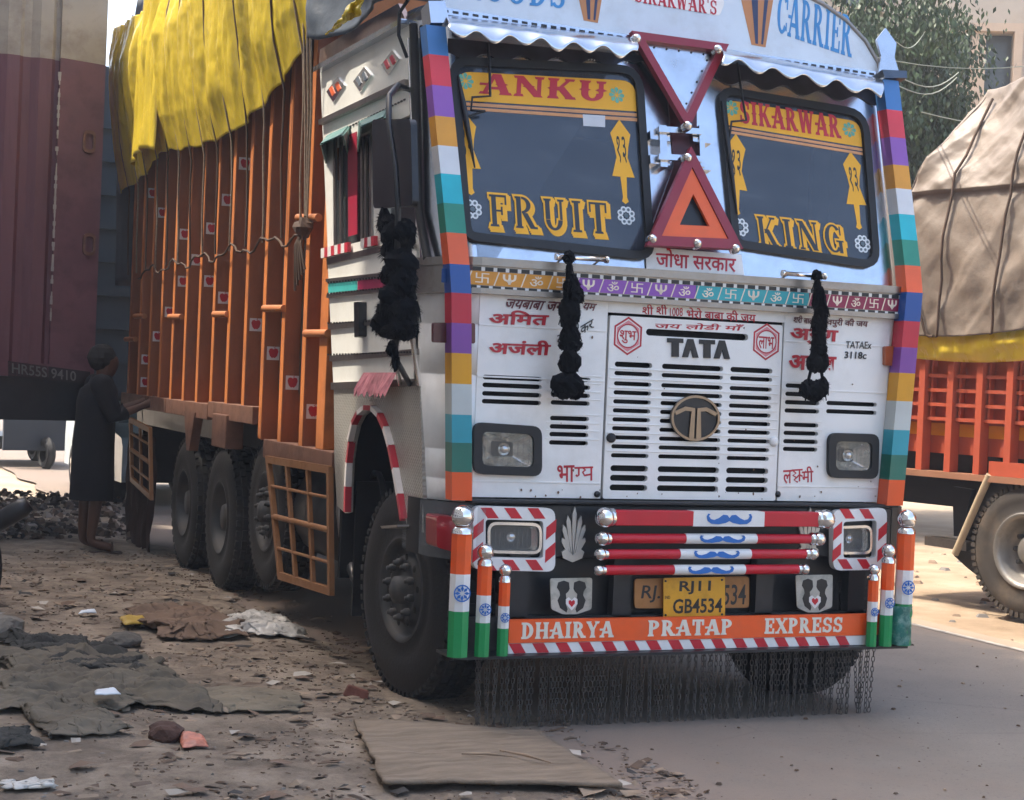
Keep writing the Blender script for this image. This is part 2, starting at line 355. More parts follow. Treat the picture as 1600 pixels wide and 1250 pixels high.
def road_material():
    m = bpy.data.materials.new('dusty_asphalt'); m.use_nodes = True; t = m.node_tree; N, K = t.nodes, t.links; b = N['Principled BSDF']
    b.inputs['Roughness'].default_value = .88; b.inputs['Specular IOR Level'].default_value = .25
    g = N.new('ShaderNodeNewGeometry'); sx = N.new('ShaderNodeSeparateXYZ'); K.new(g.outputs['Position'], sx.inputs[0])
    def nz(s_, d=8, r=.6):
        n = N.new('ShaderNodeTexNoise'); n.inputs['Scale'].default_value = s_; n.inputs['Detail'].default_value = d; n.inputs['Roughness'].default_value = r
        K.new(g.outputs['Position'], n.inputs[0]); return n.outputs[0]
    def mth(op, a, b_, c=None):
        n = N.new('ShaderNodeMath'); n.operation = op
        for i, v in enumerate((a, b_, c)):
            if v is None: continue
            if isinstance(v, (int, float)): n.inputs[i].default_value = v
            else: K.new(v, n.inputs[i])
        return n.outputs[0]
    def mr(x, a, b_, lo=0, hi=1):
        n = N.new('ShaderNodeMapRange'); K.new(x, n.inputs[0]); n.inputs[1].default_value = a; n.inputs[2].default_value = b_; n.inputs[3].default_value = lo; n.inputs[4].default_value = hi; return n.outputs[0]
    def mix(f, a, b_):
        n = N.new('ShaderNodeMix'); n.data_type = 'RGBA'; K.new(f, n.inputs[0])
        for k, v in ((6, a), (7, b_)):
            if isinstance(v, str): n.inputs[k].default_value = C(v)+(1,)
            else: K.new(v, n.inputs[k])
        return n.outputs[2]
    base = mix(mr(nz(1.1, 10, .65), .3, .7), '#6d6862', '#8a8278')
    base = mix(mr(nz(60, 4, .7), .35, .65), base, '#7d766c'); base = mix(mth('MULTIPLY', mr(nz(38, 3, .6), .6, .72), .6), base, '#4c4641')
    vor = N.new('ShaderNodeTexVoronoi'); vor.feature = 'DISTANCE_TO_EDGE'; vor.inputs['Scale'].default_value = .8; K.new(g.outputs['Position'], vor.inputs[0])
    crack = mth('MULTIPLY', mr(vor.outputs['Distance'], .0, .012, 1, 0), mr(nz(.9, 4), .5, .6)); base = mix(mth('MULTIPLY', crack, .25), base, '#5a544d')
    dl = mth('ADD', mr(sx.outputs[0], -1.2, 1.1, 1, 0), mth('MULTIPLY', mth('SUBTRACT', nz(1.6, 9, .7), .5), 1.4)); base = mix(mth('MULTIPLY', mr(dl, .1, .9), .85), base, '#85766a')
    dr = mth('ADD', mr(sx.outputs[0], 2.9, 3.6, 0, 1), mth('MULTIPLY', mth('SUBTRACT', nz(2.2, 9, .7), .5), 1.2)); base = mix(mth('MULTIPLY', mr(dr, .3, .95), .9), base, '#9b8a76')
    K.new(base, b.inputs['Base Color'])
    bp = N.new('ShaderNodeBump'); bp.inputs['Strength'].default_value = .35; bp.inputs['Distance'].default_value = .01; K.new(nz(85, 6, .7), bp.inputs['Height']); K.new(bp.outputs[0], b.inputs['Normal'])
    return m
ROAD = road_material()
mb = MB(); L_ = []; R_ = []
ys = [-45+.25*i for i in range(260)]+[20+2*i for i in range(160)]
for y in ys:
    L_.append((-1.25+.12*noise.noise(Vector((5, y*.9, 0))), y)); R_.append((3.62-.02*(y-2)+.05*noise.noise(Vector((9, y*1.5, 0)))+.02*noise.noise(Vector((9, y*9, 0))), y))
n = len(ys); mb.add([(a, b, .0) for a, b in L_]+[(a, b, .0) for a, b in R_], [(i, n+i, n+i+1, i+1) for i in range(n-1)])
mb.build('road', ROAD, kind='structure')
# worn pale line along the road edge
mb = MB()
for i in range(120):
    y = -12+.35*i
    if noise.noise(Vector((3, y*.8, 1))) < -.2: continue
    xx = 3.36-.02*(y-2); mb.add([(xx, y, .004), (xx+.07, y, .004), (xx+.07, y+.36, .004), (xx, y+.36, .004)], [(0, 1, 2, 3)])
mb.build('road_marking', mat('worn_line', '#a39c90', .9, var=.2, dirt='#7c7266', dsc=9, damt=.8), kind='structure')
# blocks added outside the view on the left, placed and sized to shade the foreground
WALLB = mat('shade_block_wall', '#dcd3c4', .9, var=.08, dirt='#7d6c58', dsc=.7, damt=.5)  # walls of the added blocks, kept pale to bounce light back
GLAZ = mat('building_glass', '#20282e', .1, var=.1)
def offbuilding(x1, y0, y1, h, depth, label):
    t = thing('shade_building', label, 'building')
    MB().bb((x1-depth, y0, -.03), (x1, y1, h)).build('wall', WALLB, t)
    MB().bb((x1-depth-.2, y0+.01, h), (x1+.2, y1-.01, h+.35)).build('parapet', WALLB, t)
    for z in [1.2+3.1*k for k in range(int((h-2)/3.1)+1)]:
        y = y0+1.4
        while y < y1-1.8:
            f = MB().bb((x1-.02, y-.1, z-.1), (x1+.06, y+1.4, z+1.6)).build('window', WALLB, t)
            MB().bb((x1+.06, y, z), (x1+.075, y+1.3, z+1.5)).build('pane', GLAZ, f); y += 3.1
    return t
offbuilding(-8, -26, 5.3, 19.2, 9, 'tall unseen block added left of the lorry to shade the foreground')
offbuilding(-8, 5.4, 18, 14.0, 8, 'lower unseen shading block added beyond the tall one on the left')

# ================================================================= THE LORRY
TR = thing('decorated_lorry', 'white fronted lorry painted with red lettering, orange slatted body, facing the camera', 'truck')
def part(name, mb, m, M=None, bevel=0, **k): return mb.build(name, m, TR, M, bevel, **k)
CX = .04
def plan(y0, x0=-1.3, x1=1.37, back=2.0):
    pts = []
    for k in range(9):
        a = R(90*k/8); pts.append((x0+.17-.17*math.cos(a), y0+.36-.36*math.sin(a)))
    q = [(x1-(p[0]-x0), p[1]) for p in pts[::-1]]
    return [(x0, back)]+pts+q+[(x1, back)]
# lower cab corners (left and right) as curved shells
def loft(rings, m, name, sm=True, parent=None, **k):
    mb = MB(); n = len(rings[0]); vs = [p for r in rings for p in r]
    mb.add(vs, [(j*n+i, j*n+i+1, (j+1)*n+i+1, (j+1)*n+i) for j in range(len(rings)-1) for i in range(n-1)], 0, sm)
    return mb.build(name, m, parent or TR, **k)
for side in (0, 1):
    def prof(y0, z):
        ps = [(-1.3+.17-.17*math.cos(R(90*k/8)), y0+.36-.36*math.sin(R(90*k/8))) for k in range(9)]
        ps = [(-1.3, y0+.4)]+ps+[(-1.125, y0)]
        if side: ps = [(.07-p[0], p[1]) for p in ps][::-1]
        return [(p[0], p[1], z) for p in ps]
    zs = [(1.06, .02), (1.075, 0), (1.16, 0), (1.163, .006), (1.17, .006), (1.173, 0), (1.3, 0), (1.303, .006), (1.31, .006), (1.313, 0), (1.66, 0), (1.662, .01), (1.67, .01), (1.672, 0), (1.9, 0), (1.902, .008), (1.91, .008), (1.912, 0), (2.05, 0)]
    loft([prof(y0, z) for z, y0 in zs], WHITE, 'cab_corner')
    loft([prof((z-2.1)*math.tan(LEAN)+(0 if z > 2.1 else .0), z) for z in (2.11, 2.5, 3.0, 3.5)], STEEL, 'windscreen_corner')
# flat lower front: hood in the middle, a panel on each side, each cut with its slots
def slot(xa, xb, y, h=.022, k=4):
    r = h/2; p = [(xb-r+r*math.cos(R(a)), y+r*math.sin(R(a))) for a in range(-90, 91, 180//k)]
    q = [(xa+r+r*math.cos(R(a)), y+r*math.sin(R(a))) for a in range(90, 271, 180//k)]; return p+q
def rowz(x, y): return FR.at(x, y)[1]
hx0, hx1 = FR.at(948, 600)[0], FR.at(1218, 600)[0]; hz0, hz1 = 1.085, FR.at(1080, 500)[1]
cols = [(FR.at(958, 600)[0], FR.at(1017, 600)[0]), (FR.at(1032, 600)[0], FR.at(1128, 600)[0]), (FR.at(1139, 600)[0], FR.at(1205, 600)[0])]
rows = [rowz(988, y) for y in (570, 584, 600, 614, 628, 642, 656, 670, 684, 698, 712)]; rows2 = [rowz(988, y) for y in (732, 747, 762, 776)]
holes = []
for z in rows:
    for a, b in cols: holes.append(slot(a, b, z, .026 if z == rows[0] else .021))
for z in rows2:
    for a, b in cols:
        if z > hz0+.03: holes.append(slot(a, b, z, .03))
holes.append(slot(FR.at(1008, 520)[0], FR.at(1168, 528)[0], (FR.at(1010, 520)[1]+FR.at(1168, 526)[1])/2, .034))
part('radiator_backing', MB().bb((-1.12, .05, 1.1), (1.19, .09, 1.98)), DARK)
part('grille_hood', MB().prism(rnd([(hx0, hz0), (hx1, hz0), (hx1, hz1), (hx0, hz1)], .012, 3), -.02, .008, holes), WHITE, FR.M(), .003)
mb = MB()
for i, z in enumerate(rows[:-1]):
    zz = (z+rows[i+1])/2; mb.bb((hx0+.01, -.0125, zz-.003), (hx1-.01, -.008, zz+.003))
part('grille_rib', mb, WHITE, bevel=.0015, kind='stuff')
# left panel
lx0, lx1 = -1.125, hx0-.012; rx0, rx1 = hx1+.012, 1.195
zt = FR.at(1040, 476)[1]
lrow = [rowz(900, y) for y in (593, 605, 618, 630)]; lrow2 = [rowz(890, y) for y in (654, 667, 679, 692)]
a0, a1, a2, a3 = -1.095, FR.at(846, 600)[0], FR.at(861, 600)[0], FR.at(922, 600)[0]
holesL = [slot(a0, a1, z-.006) for z in lrow]+[slot(a2, a3, z) for z in lrow]+[slot(a2, a3, z) for z in lrow2]
HL1 = FR.P([(742, 667), (838, 672), (838, 738), (742, 735)]); HL2 = FR.P([(1298, 682), (1364, 684), (1361, 742), (1297, 740)])
def cutL(): return rnd(inset(HL1, .018), .03)
holesL.append(cutL())
part('front_panel', MB().prism([(lx0, 1.085), (lx1, 1.085), (lx1, hz1+.012), (lx1, hz1+.012), (hx1+.0, hz1+.012), (rx0, hz1+.012), (rx0, hz1+.0121), (rx0, zt), (lx0, zt)] if False else [(lx0, 1.085), (lx1, 1.085), (lx1, zt), (lx0, zt)], -.02, .004, holesL), WHITE, FR.M(), .002)
rrow = [rowz(1248, y) for y in (603, 616, 629, 642)]; rrow2 = [rowz(1250, y) for y in (664, 677, 690, 702)]
b0, b1, b2, b3 = FR.at(1226, 620)[0], FR.at(1280, 620)[0], FR.at(1291, 620)[0], FR.at(1370, 620)[0]
holesR = [slot(b0, b1, z) for z in rrow]+[slot(b2, b3, z+.004) for z in rrow[2:]]+[slot(b0, b1, z) for z in rrow2]+[rnd(inset(HL2, .018), .03)]
part('front_panel', MB().prism([(rx0, 1.085), (rx1, 1.085), (rx1, zt), (rx0, zt)], -.02, .004, holesR), WHITE, FR.M(), .002)
part('header_panel', MB().bb((lx1+.0, -.004, hz1+.014), (rx0, .02, zt)), WHITE, bevel=.002)
mb = MB()
for x0, x1 in ((lx0, lx1), (rx0, rx1)):
    for z in (1.66, 1.905, 1.16): mb.bb((x0+.002, -.0075, z-.004), (x1-.002, -.004, z+.004))
for x0, x1, rws in ((a2-.02, lx1-.02, lrow+lrow2), (rx0+.01, b1+.02, rrow+rrow2)):
    for z in rws: mb.bb((x0, -.0075, z+.017), (x1, -.004, z+.022))
part('panel_crease', mb, WHITE, bevel=.001, kind='stuff')
# sills / small latches
part('hood_latch', MB().lathe([(0, .0), (0, .024), (.02, .024), (.028, .016), (.028, 0)], FR.W(953, 684), (0, -1, 0), 16), RUBB)
part('hood_latch', MB().lathe([(0, .0), (0, .026), (.02, .024), (.03, .012), (.03, 0)], FR.W(1207, 690), (0, -1, 0), 16), WHITE)
for p in ((932, 772), (1214, 772)): part('bumper_screw', MB().lathe([(0, 0), (0, .016), (.012, .016), (.014, 0)], FR.W(*p), (0, -1, 0), 12), BLACK)
rs = random.Random(5); mb = MB()
for i in range(46):
    x = rs.uniform(-1.1, 1.17); z = rs.choice((rs.uniform(1.09, 1.14), rs.uniform(1.09, 1.3), rs.uniform(1.3, 2.0))); r_ = rs.uniform(.002, .007); k = rs.randint(5, 7)
    mb.prism([(x+r_*rs.uniform(.5, 1.3)*math.cos(2*math.pi*j/k), z+r_*rs.uniform(.6, 1.8)*math.sin(2*math.pi*j/k)) for j in range(k)], .0081, .0085)
part('paint_chip', mb, mat('rust_chip', '#6b4f3c', .8, var=.3), FR.M(), kind='stuff')
# headlamps in the panel
GLASSL = mat('lamp_glass', '#8d9290', .06, var=.1, spec=.9, alpha=.16)
REFL = mat('lamp_reflector', '#d6d4cc', .22, 1, var=.15, sc_=18, bump=.5, bs=14)
def headlamp(pl, quad, n0, frame_w, m_frame, name='headlight'):
    q = pl.P(quad); o = rnd(q, .05); i_ = rnd(inset(q, frame_w), .035)
    h = MB().prism(o, n0, n0+.028, [i_]).build(name, m_frame, TR, pl.M(), .007)
    c = [sum(p[k] for p in q)/4 for k in (0, 1)]
    # reflector bowl
    mbb = MB(); rings = []; base = rnd(inset(q, frame_w-.004), .03)
    for s, z in ((1, .012), (.8, -.02), (.5, -.05), (.2, -.065), (.0, -.07)): rings.append([(c[0]+(p[0]-c[0])*s, c[1]+(p[1]-c[1])*s, n0+z) for p in base])
    k = len(base); mbb.add([v for r_ in rings for v in r_], [(j*k+i, j*k+(i+1) % k, (j+1)*k+(i+1) % k, (j+1)*k+i) for j in range(4) for i in range(k)], 0, True)
    mbb.build('reflector', REFL, h, pl.M())
    MB().lathe([(0, .0), (0, .03), (.035, .03), (.05, .012), (.05, 0)], pl.w(c[0], c[1], n0-.06), pl.n, 16).build('bulb_shield', CHROME, h)
    MB().prism(rnd(inset(q, frame_w-.002), .03), n0+.012, n0+.016).build('lens', GLASSL, h, pl.M())
    mbb = MB()
    for u in [x/12 for x in range(1, 12)]:
        x = q[0][0]+(q[1][0]-q[0][0])*u; z0 = min(p[1] for p in inset(q, frame_w+.012)); z1 = max(p[1] for p in inset(q, frame_w+.012))
        if min(p[0] for p in inset(q, frame_w+.01)) < x < max(p[0] for p in inset(q, frame_w+.01)): mbb.bb((x-.002, z0, n0+.016), (x+.002, z1, n0+.018))
    mbb.build('lens_flute', GLASSL, h, pl.M())
    return h
for s in (0, 1):
    q = [[(737, 659), (843, 666), (843, 744), (737, 740)], [(1291, 676), (1369, 678), (1367, 748), (1290, 746)]][s]
    headlamp(FR, q, .004, .042, RUBB)
# marker lamps
part('marker_lamp', MB().prism(rnd(FR.P([(674, 504), (739, 505), (739, 537), (674, 535)]), .012), .0, .03), mat('dark_red_lens', '#54191b', .3, coat=.5), FR.M(), .004)
part('marker_lamp', MB().prism(rnd(FR.P([(1378, 541), (1405, 541), (1405, 572), (1378, 571)]), .01), .0, .03), mat('amber_lens', '#a8501a', .3, coat=.5), FR.M(), .004)
# lettering on the white front
mb = MB()
bxT = (FR.at(1041, 557), FR.at(1138, 561), FR.at(1041, 528)); af = affine(*bxT); k = 0
for u0_, ch_ in ((0, 'T'), (.235, 'A'), (.51, 'T'), (.745, 'A')):
    for P in ([[(0, .76), (.25, .76), (.25, 1), (0, 1)], [(.07, 0), (.18, 0), (.18, .76), (.07, .76)]] if ch_ == 'T' else [[(0, 0), (.09, 0), (.16, .8), (.17, 1), (.09, 1)], [(.17, 0), (.26, 0), (.175, 1), (.1, 1), (.11, .8)]]):
        k += 1; mb.prism([tuple(af(u0_+x, y)) for x, y in P], .008, .016+.0004*(k % 3))
part('maker_lettering', mb, BLACK, FR.M())
def W_(pl, s, bl, br, tl, n=.0078, m=LRED, bold=.016, name='painted_lettering'):
    mb = MB(); text(mb, s, bx(pl, bl, br, tl), n, .0012, bold); return mb.build(name, m, TR, pl.M())
W_(FR, 'अिमत', (762, 507), (855, 509), (765, 484), bold=.03)
W_(FR, 'अजंली', (762, 553), (858, 556), (765, 529), bold=.03)
W_(FR, 'जयबाबा जगन', (786, 481), (888, 487), (792, 467), m=paint('#5d1020'), bold=.02)
W_(FR, 'यम', (908, 484), (928, 486), (912, 473), m=paint('#5d1020'), bold=.02)
W_(FR, 'कर', (906, 524), (926, 512), (906, 510), m=BLACK, bold=.012)
W_(FR, 'ट', (868, 538), (882, 532), (870, 524), m=BLACK, bold=.012)
W_(FR, 'अरुण', (1232, 537), (1307, 541), (1234, 512), bold=.03)
W_(FR, 'अजब', (1230, 577), (1304, 580), (1232, 554), bold=.03)
W_(FR, 'शरी बाला', (1238, 504), (1272, 507), (1240, 492), m=paint('#5d1020'))
W_(FR, 'वपुरी की जय', (1290, 511), (1354, 514), (1292, 496), m=paint('#5d1020'))
W_(FR, '1008', (1046, 494), (1066, 494), (1046, 481), n=.005, bold=0)
W_(FR, 'भेरो बाबा की जय', (1072, 497), (1180, 504), (1072, 480), n=.005)
mbx = MB()
for a, b in ((1003, 1020), (1025, 1042)):
    text(mbx, 'शी', bx(FR, (a, 491), (b, 492), (a, 475)), .005, .0012, .012)
    strokes(mbx, [[(.02, .18), (.2, .34)]], bx(FR, (a, 491), (b, 492), (a, 475)), .005, .004, .0012)
part('painted_lettering', mbx, LRED, FR.M())
W_(FR, 'जय लोडी माँ', (1020, 513), (1158, 517), (1024, 503), n=.0085)
W_(FR, 'TATAEx', (1320, 544), (1360, 545), (1321, 533), m=BLACK, bold=.01)
W_(FR, '3118c', (1318, 560), (1352, 561), (1319, 549), m=BLACK, bold=.02)
# भाग्य and लक्ष्मी, composed by hand
def bhagya():
    mb = MB(); b = bx(FR, (870, 754), (926, 752), (870, 727))
    text(mb, 'भा', sub(b, 0, .48), .0045, .0012, .012)
    strokes(mb, [[(.48, .82), (1, .82)], [(.6, .8), (.6, .4), (.55, .33), (.52, .42)], [(.95, .82), (.95, .05)], [(.72, .8), (.78, .68), (.71, .56), (.76, .36), (.95, .42)]], b, .0045, .009, .0012); return mb
part('painted_lettering', bhagya(), LRED, FR.M())
def laxmi():
    mb = MB(); b = bx(FR, (1223, 756), (1270, 753), (1223, 731))
    text(mb, 'ल', sub(b, 0, .28, 0, .85), .0045, .0012, .01); text(mb, 'मी', sub(b, .62, 1, 0, 1), .0045, .0012, .01)
    strokes(mb, [[(.28, .82), (.64, .82)], [(.32, .8), (.42, .62), (.32, .5), (.44, .34), (.54, .52), (.36, .2), (.48, .05)], [(.54, .82), (.54, .1)], [(.54, .5), (.64, .4)]], b, .0045, .008, .0012); return mb
part('painted_lettering', laxmi(), LRED, FR.M())
for (cx, cy, s, wv) in ((980, 525, 'शुभ', 17), (1196, 534, 'लाभ', 16)):
    c = FR.at(cx, cy); r = .095; hexo = [(c[0]+r*math.sin(R(60*k))*.92, c[1]+r*math.cos(R(60*k))) for k in range(6)]
    hx = part('hexagon_emblem', MB().prism(hexo, .008, .0092, [inset(hexo, .009)]), LRED, FR.M())
    p = inset(hexo, .015); q = inset(hexo, .027)
    MB().prism(p, .008, .0092, [circ(c, .058, 18)]).build('petal_ring', paint('#d98a93', damt=.02), hx, FR.M())
    MB().prism(circ(c, .06, 24), .0093, .0099, [circ(c, .054, 24)]).build('ring', LRED, hx, FR.M())
    m2 = MB(); text(m2, s, ((c[0]-.045, c[1]-.036), (c[0]+.045, c[1]-.038), (c[0]-.045, c[1]+.028)), .008, .0014, .012); m2.build('lettering', LRED, hx, FR.M())
# round badge on the grille
bc = FR.at(1082, 653); BADG = mat('badge_bronze', '#8f8172', .3, 1, var=.1)
bd = part('grille_badge', MB().prism(circ(bc, .135, 40, .112), .012, .026), BLACK, FR.M(), .004)
MB().prism(circ(bc, .137, 40, .114), .02, .036, [circ(bc, .125, 40, .102)]).build('badge_ring', BADG, bd, FR.M(), .004)
mb = MB()
for s in (-1, 1):
    P = [(.006, -.1), (.006, .052), (.05, .058), (.118, .036), (.116, .052), (.075, .068), (.03, .072), (.0, .072)] if False else [(.035, -.1), (.006, -.105), (.006, .05), (.06, .056), (.122, .03), (.112, .012), (.06, .036), (.026, .034)]
    P = [(bc[0]+s*x, bc[1]+y) for x, y in P]
    mb.prism(P if s > 0 else P[::-1], .026, .036)
mb.build('badge_emblem', BADG, bd, FR.M(), .002)

# ---- band with painted symbols under the windscreens
def band(name, y0l, y0r, y1l, y1r, n0, th, m, xa=662, xb=1408, **k):
    pl = FR; q = [pl.at(xa, y1l, n0), pl.at(xb, y1r, n0), pl.at(xb, y0r, n0), pl.at(xa, y0l, n0)]
    z0 = (q[0][1]+q[1][1])/2; z1 = (q[2][1]+q[3][1])/2
    return z0, z1
z_a = FR.at(1030, 435)[1]
ZB = {}
for nm, ya, yb in (('top', 437.5, 443), ('dash1', 440, 444), ('strip', 441.5, 466), ('bot', 466, 480)):
    pass
def zc(px_, py_): return FR.at(px_, py_, .045)[1]
z4, z3, z2, z1, z0 = zc(1040, 425), zc(1040, 434), zc(1040, 439), zc(1040, 464), zc(1040, 476)
XL, XR = -1.29, 1.31
def wrapband(name, za, zb, off, m):
    """a strip that follows the cab's rounded corners"""
    ps = [(-1.3+.17-.17*math.cos(R(90*k/8)), .36-.36*math.sin(R(90*k/8))) for k in range(9)]; ps = [(-1.3, .4)]+ps+[(-1.125, 0)]
    q = [(.07-p[0], p[1]) for p in ps[::-1]]; ps = ps+q; mb = MB(); out = []
    for i, p in enumerate(ps):
        a = Vector(ps[max(0, i-1)]); b = Vector(ps[min(len(ps)-1, i+1)]); t = (b-a).normalized(); nn = Vector((t.y, -t.x)); out.append(Vector(p)+nn*off)
    n_ = len(ps); vs = [(p[0], p[1], za) for p in ps]+[(p.x, p.y, za) for p in out]+[(p.x, p.y, zb) for p in out]+[(p[0], p[1], zb) for p in ps]
    mb.add(vs, [(k*n_+i, k*n_+i+1, (k+1)*n_+i+1, (k+1)*n_+i) for k in range(3) for i in range(n_-1)])
    return mb.build(name, m, TR)
wrapband('steel_trim', z3, z4+.01, .05, STEELR); wrapband('steel_trim', z0, z1-.012, .05, STEELR)
wrapband('symbol_band_backing', z1-.02, z3+.005, .035, STEELR)
cols_ = [('#1d4f8f', 662, 690), ('#d8932b', 690, 900), ('#8a4fae', 900, 1088), ('#2ba3ad', 1088, 1265), ('#8c1a44', 1265, 1409)]
zb0, zb1 = z1+.002, z2-.012
for i, (h, xa, xb) in enumerate(cols_):
    A, B = FR.at(xa, 450, .036)[0], FR.at(xb, 450, .036)[0]; A = max(A, -1.2); 
    b = MB().bb((A, -.0385, zb0), (B-.003, -.035, zb1)).build('painted_strip', paint(h, damt=.1), TR, label={'#1d4f8f': 'blue strip of the symbol band', '#d8932b': 'amber strip of the symbol band', '#8a4fae': 'purple strip of the symbol band', '#2ba3ad': 'turquoise strip of the symbol band', '#8c1a44': 'maroon strip of the symbol band'}[h])
    cell = .125; k = max(1, round((B-A)/cell)); cw = (B-A)/k; mb = MB(); hh = zb1-zb0
    for j in range(k):
        x = A+cw*j; s = ['ॐ', '卐', 'Ψ'][(j+i) % 3] if i else '卐'
        bb_ = ((x+cw*.24, zb0+hh*.14), (x+cw*.74, zb0+hh*.14), (x+cw*.24, zb1-hh*.12)); text(mb, s, bb_, .0387, .001, .006 if s != 'Ψ' else .02)
        if s == 'Ψ':
            xm = x+cw*.49; mb.prism([(xm-.012, zb0+hh*.3), (xm, zb0+hh*.2), (xm+.012, zb0+hh*.3), (xm, zb1-hh*.04)], .0389, .0396)
        strokes(mb, [[(-.07, 0), (.1, 1)]], ((x, zb0), (x+cw, zb0), (x, zb1)), .0387, .006, .001)
    mb.build('symbol', mat('symbol_cream', '#e9dcc8', .5), b, FR.M())
mb = MB(); x = -1.18
while x < 1.28:
    mb.bb((x, -.0395, z2-.01), (x+.042, -.036, z2+.008)); mb.bb((x-.02, -.0395, z1-.016), (x+.022, -.036, z1-.001)); x += .062
part('dashed_edge', mb, BLACK, kind='stuff')
mb = MB(); mb.bb((-1.18, -.0375, z2-.01), (1.27, -.0355, z2+.008)); mb.bb((-1.18, -.0375, z1-.016), (1.27, -.0355, z1-.001)); part('dashed_edge_backing', mb, PWH, kind='stuff')
# ---- leaning upper front: steel sheet with two windscreens
WL = UP.P([(700, 92), (962, 97), (1012, 150), (1018, 386), (985, 409), (733, 382), (722, 360), (697, 120)])
WLq = UP.P([(699, 91), (1000, 106), (1020, 410), (722, 377)]); WRq = UP.P([(1117, 136), (1352, 175), (1372, 424), (1142, 388)])
wl = rnd(WLq, [.1, .14, .1, .07]); wr = rnd(WRq, [.1, .14, .12, .07])
top = 1.72
part('windscreen_surround', MB().prism([(-1.125, .0), (1.195, .0), (1.195, top-.35), (-1.125, top-.3)], -.02, .004, [inset(wl, .02), inset(wr, .02)]), STEEL, UP.M())
WG = mat('windscreen_glass', '#3b4552', .03, var=.2, sc_=1.2, alpha=.68, spec=.9, rvar=.02, dirt='#7f8890', dsc=2.5, damt=.25, stretch=(1, 4, 1))
for k, (o, quad) in enumerate(((wl, WLq), (wr, WRq))):
    ws = MB().prism(inset(o, .034), .006, .010).build('windscreen', WG, TR, UP.M())
    MB().prism(o, .004, .03, [inset(o, .042)]).build('rubber_gasket', RUBB, ws, UP.M(), .007)
    if k == 0:
        MB().prism(o, .0, .0)if False else None
# yellow banners and stickers inside the glass edge (vinyl on the outer face)
YV = mat('yellow_vinyl', '#f4b422', .5, var=.04); PEACH = mat('peach_vinyl', '#d99a63', .45); OFF = .0105
def vinyl(name, polys, m, parent=TR, n0=OFF, th=.0008):
    mb = MB()
    for i, p in enumerate(polys): mb.prism(p, n0, n0+th+.0001*(i % 6))
    return mb.build(name, m, parent, UP.M())
def band_between(q, v0, v1, u0=.03, u1=.97, r=0):
    tl, tr, br, bl = [Vector(p) for p in q]; f = lambda u, v: tuple((tl*(1-u)+tr*u)*(1-v)+(bl*(1-u)+br*u)*v)
    return [f(u0, v0), f(u1, v0), f(u1, v1), f(u0, v1)]
def ornam(px0, py0, px1, py1, s=1):
    """leaf-headed pendant between two picture points"""
    a = Vector(UP.at(px0, py0)); b = Vector(UP.at(px1, py1)); d = b-a; nn = Vector((-d.y, d.x)).normalized(); W = .062*s
    P = [(0, 0), (.17, .9), (.33, .62), (.45, .5), (.68, 1.0), (.68, .28), (.92, .18), (.97, .3), (1, .0)]
    return [tuple(a+d*t+nn*W*w_) for t, w_ in P]+[tuple(a+d*t-nn*W*w_) for t, w_ in P[-2:0:-1]]
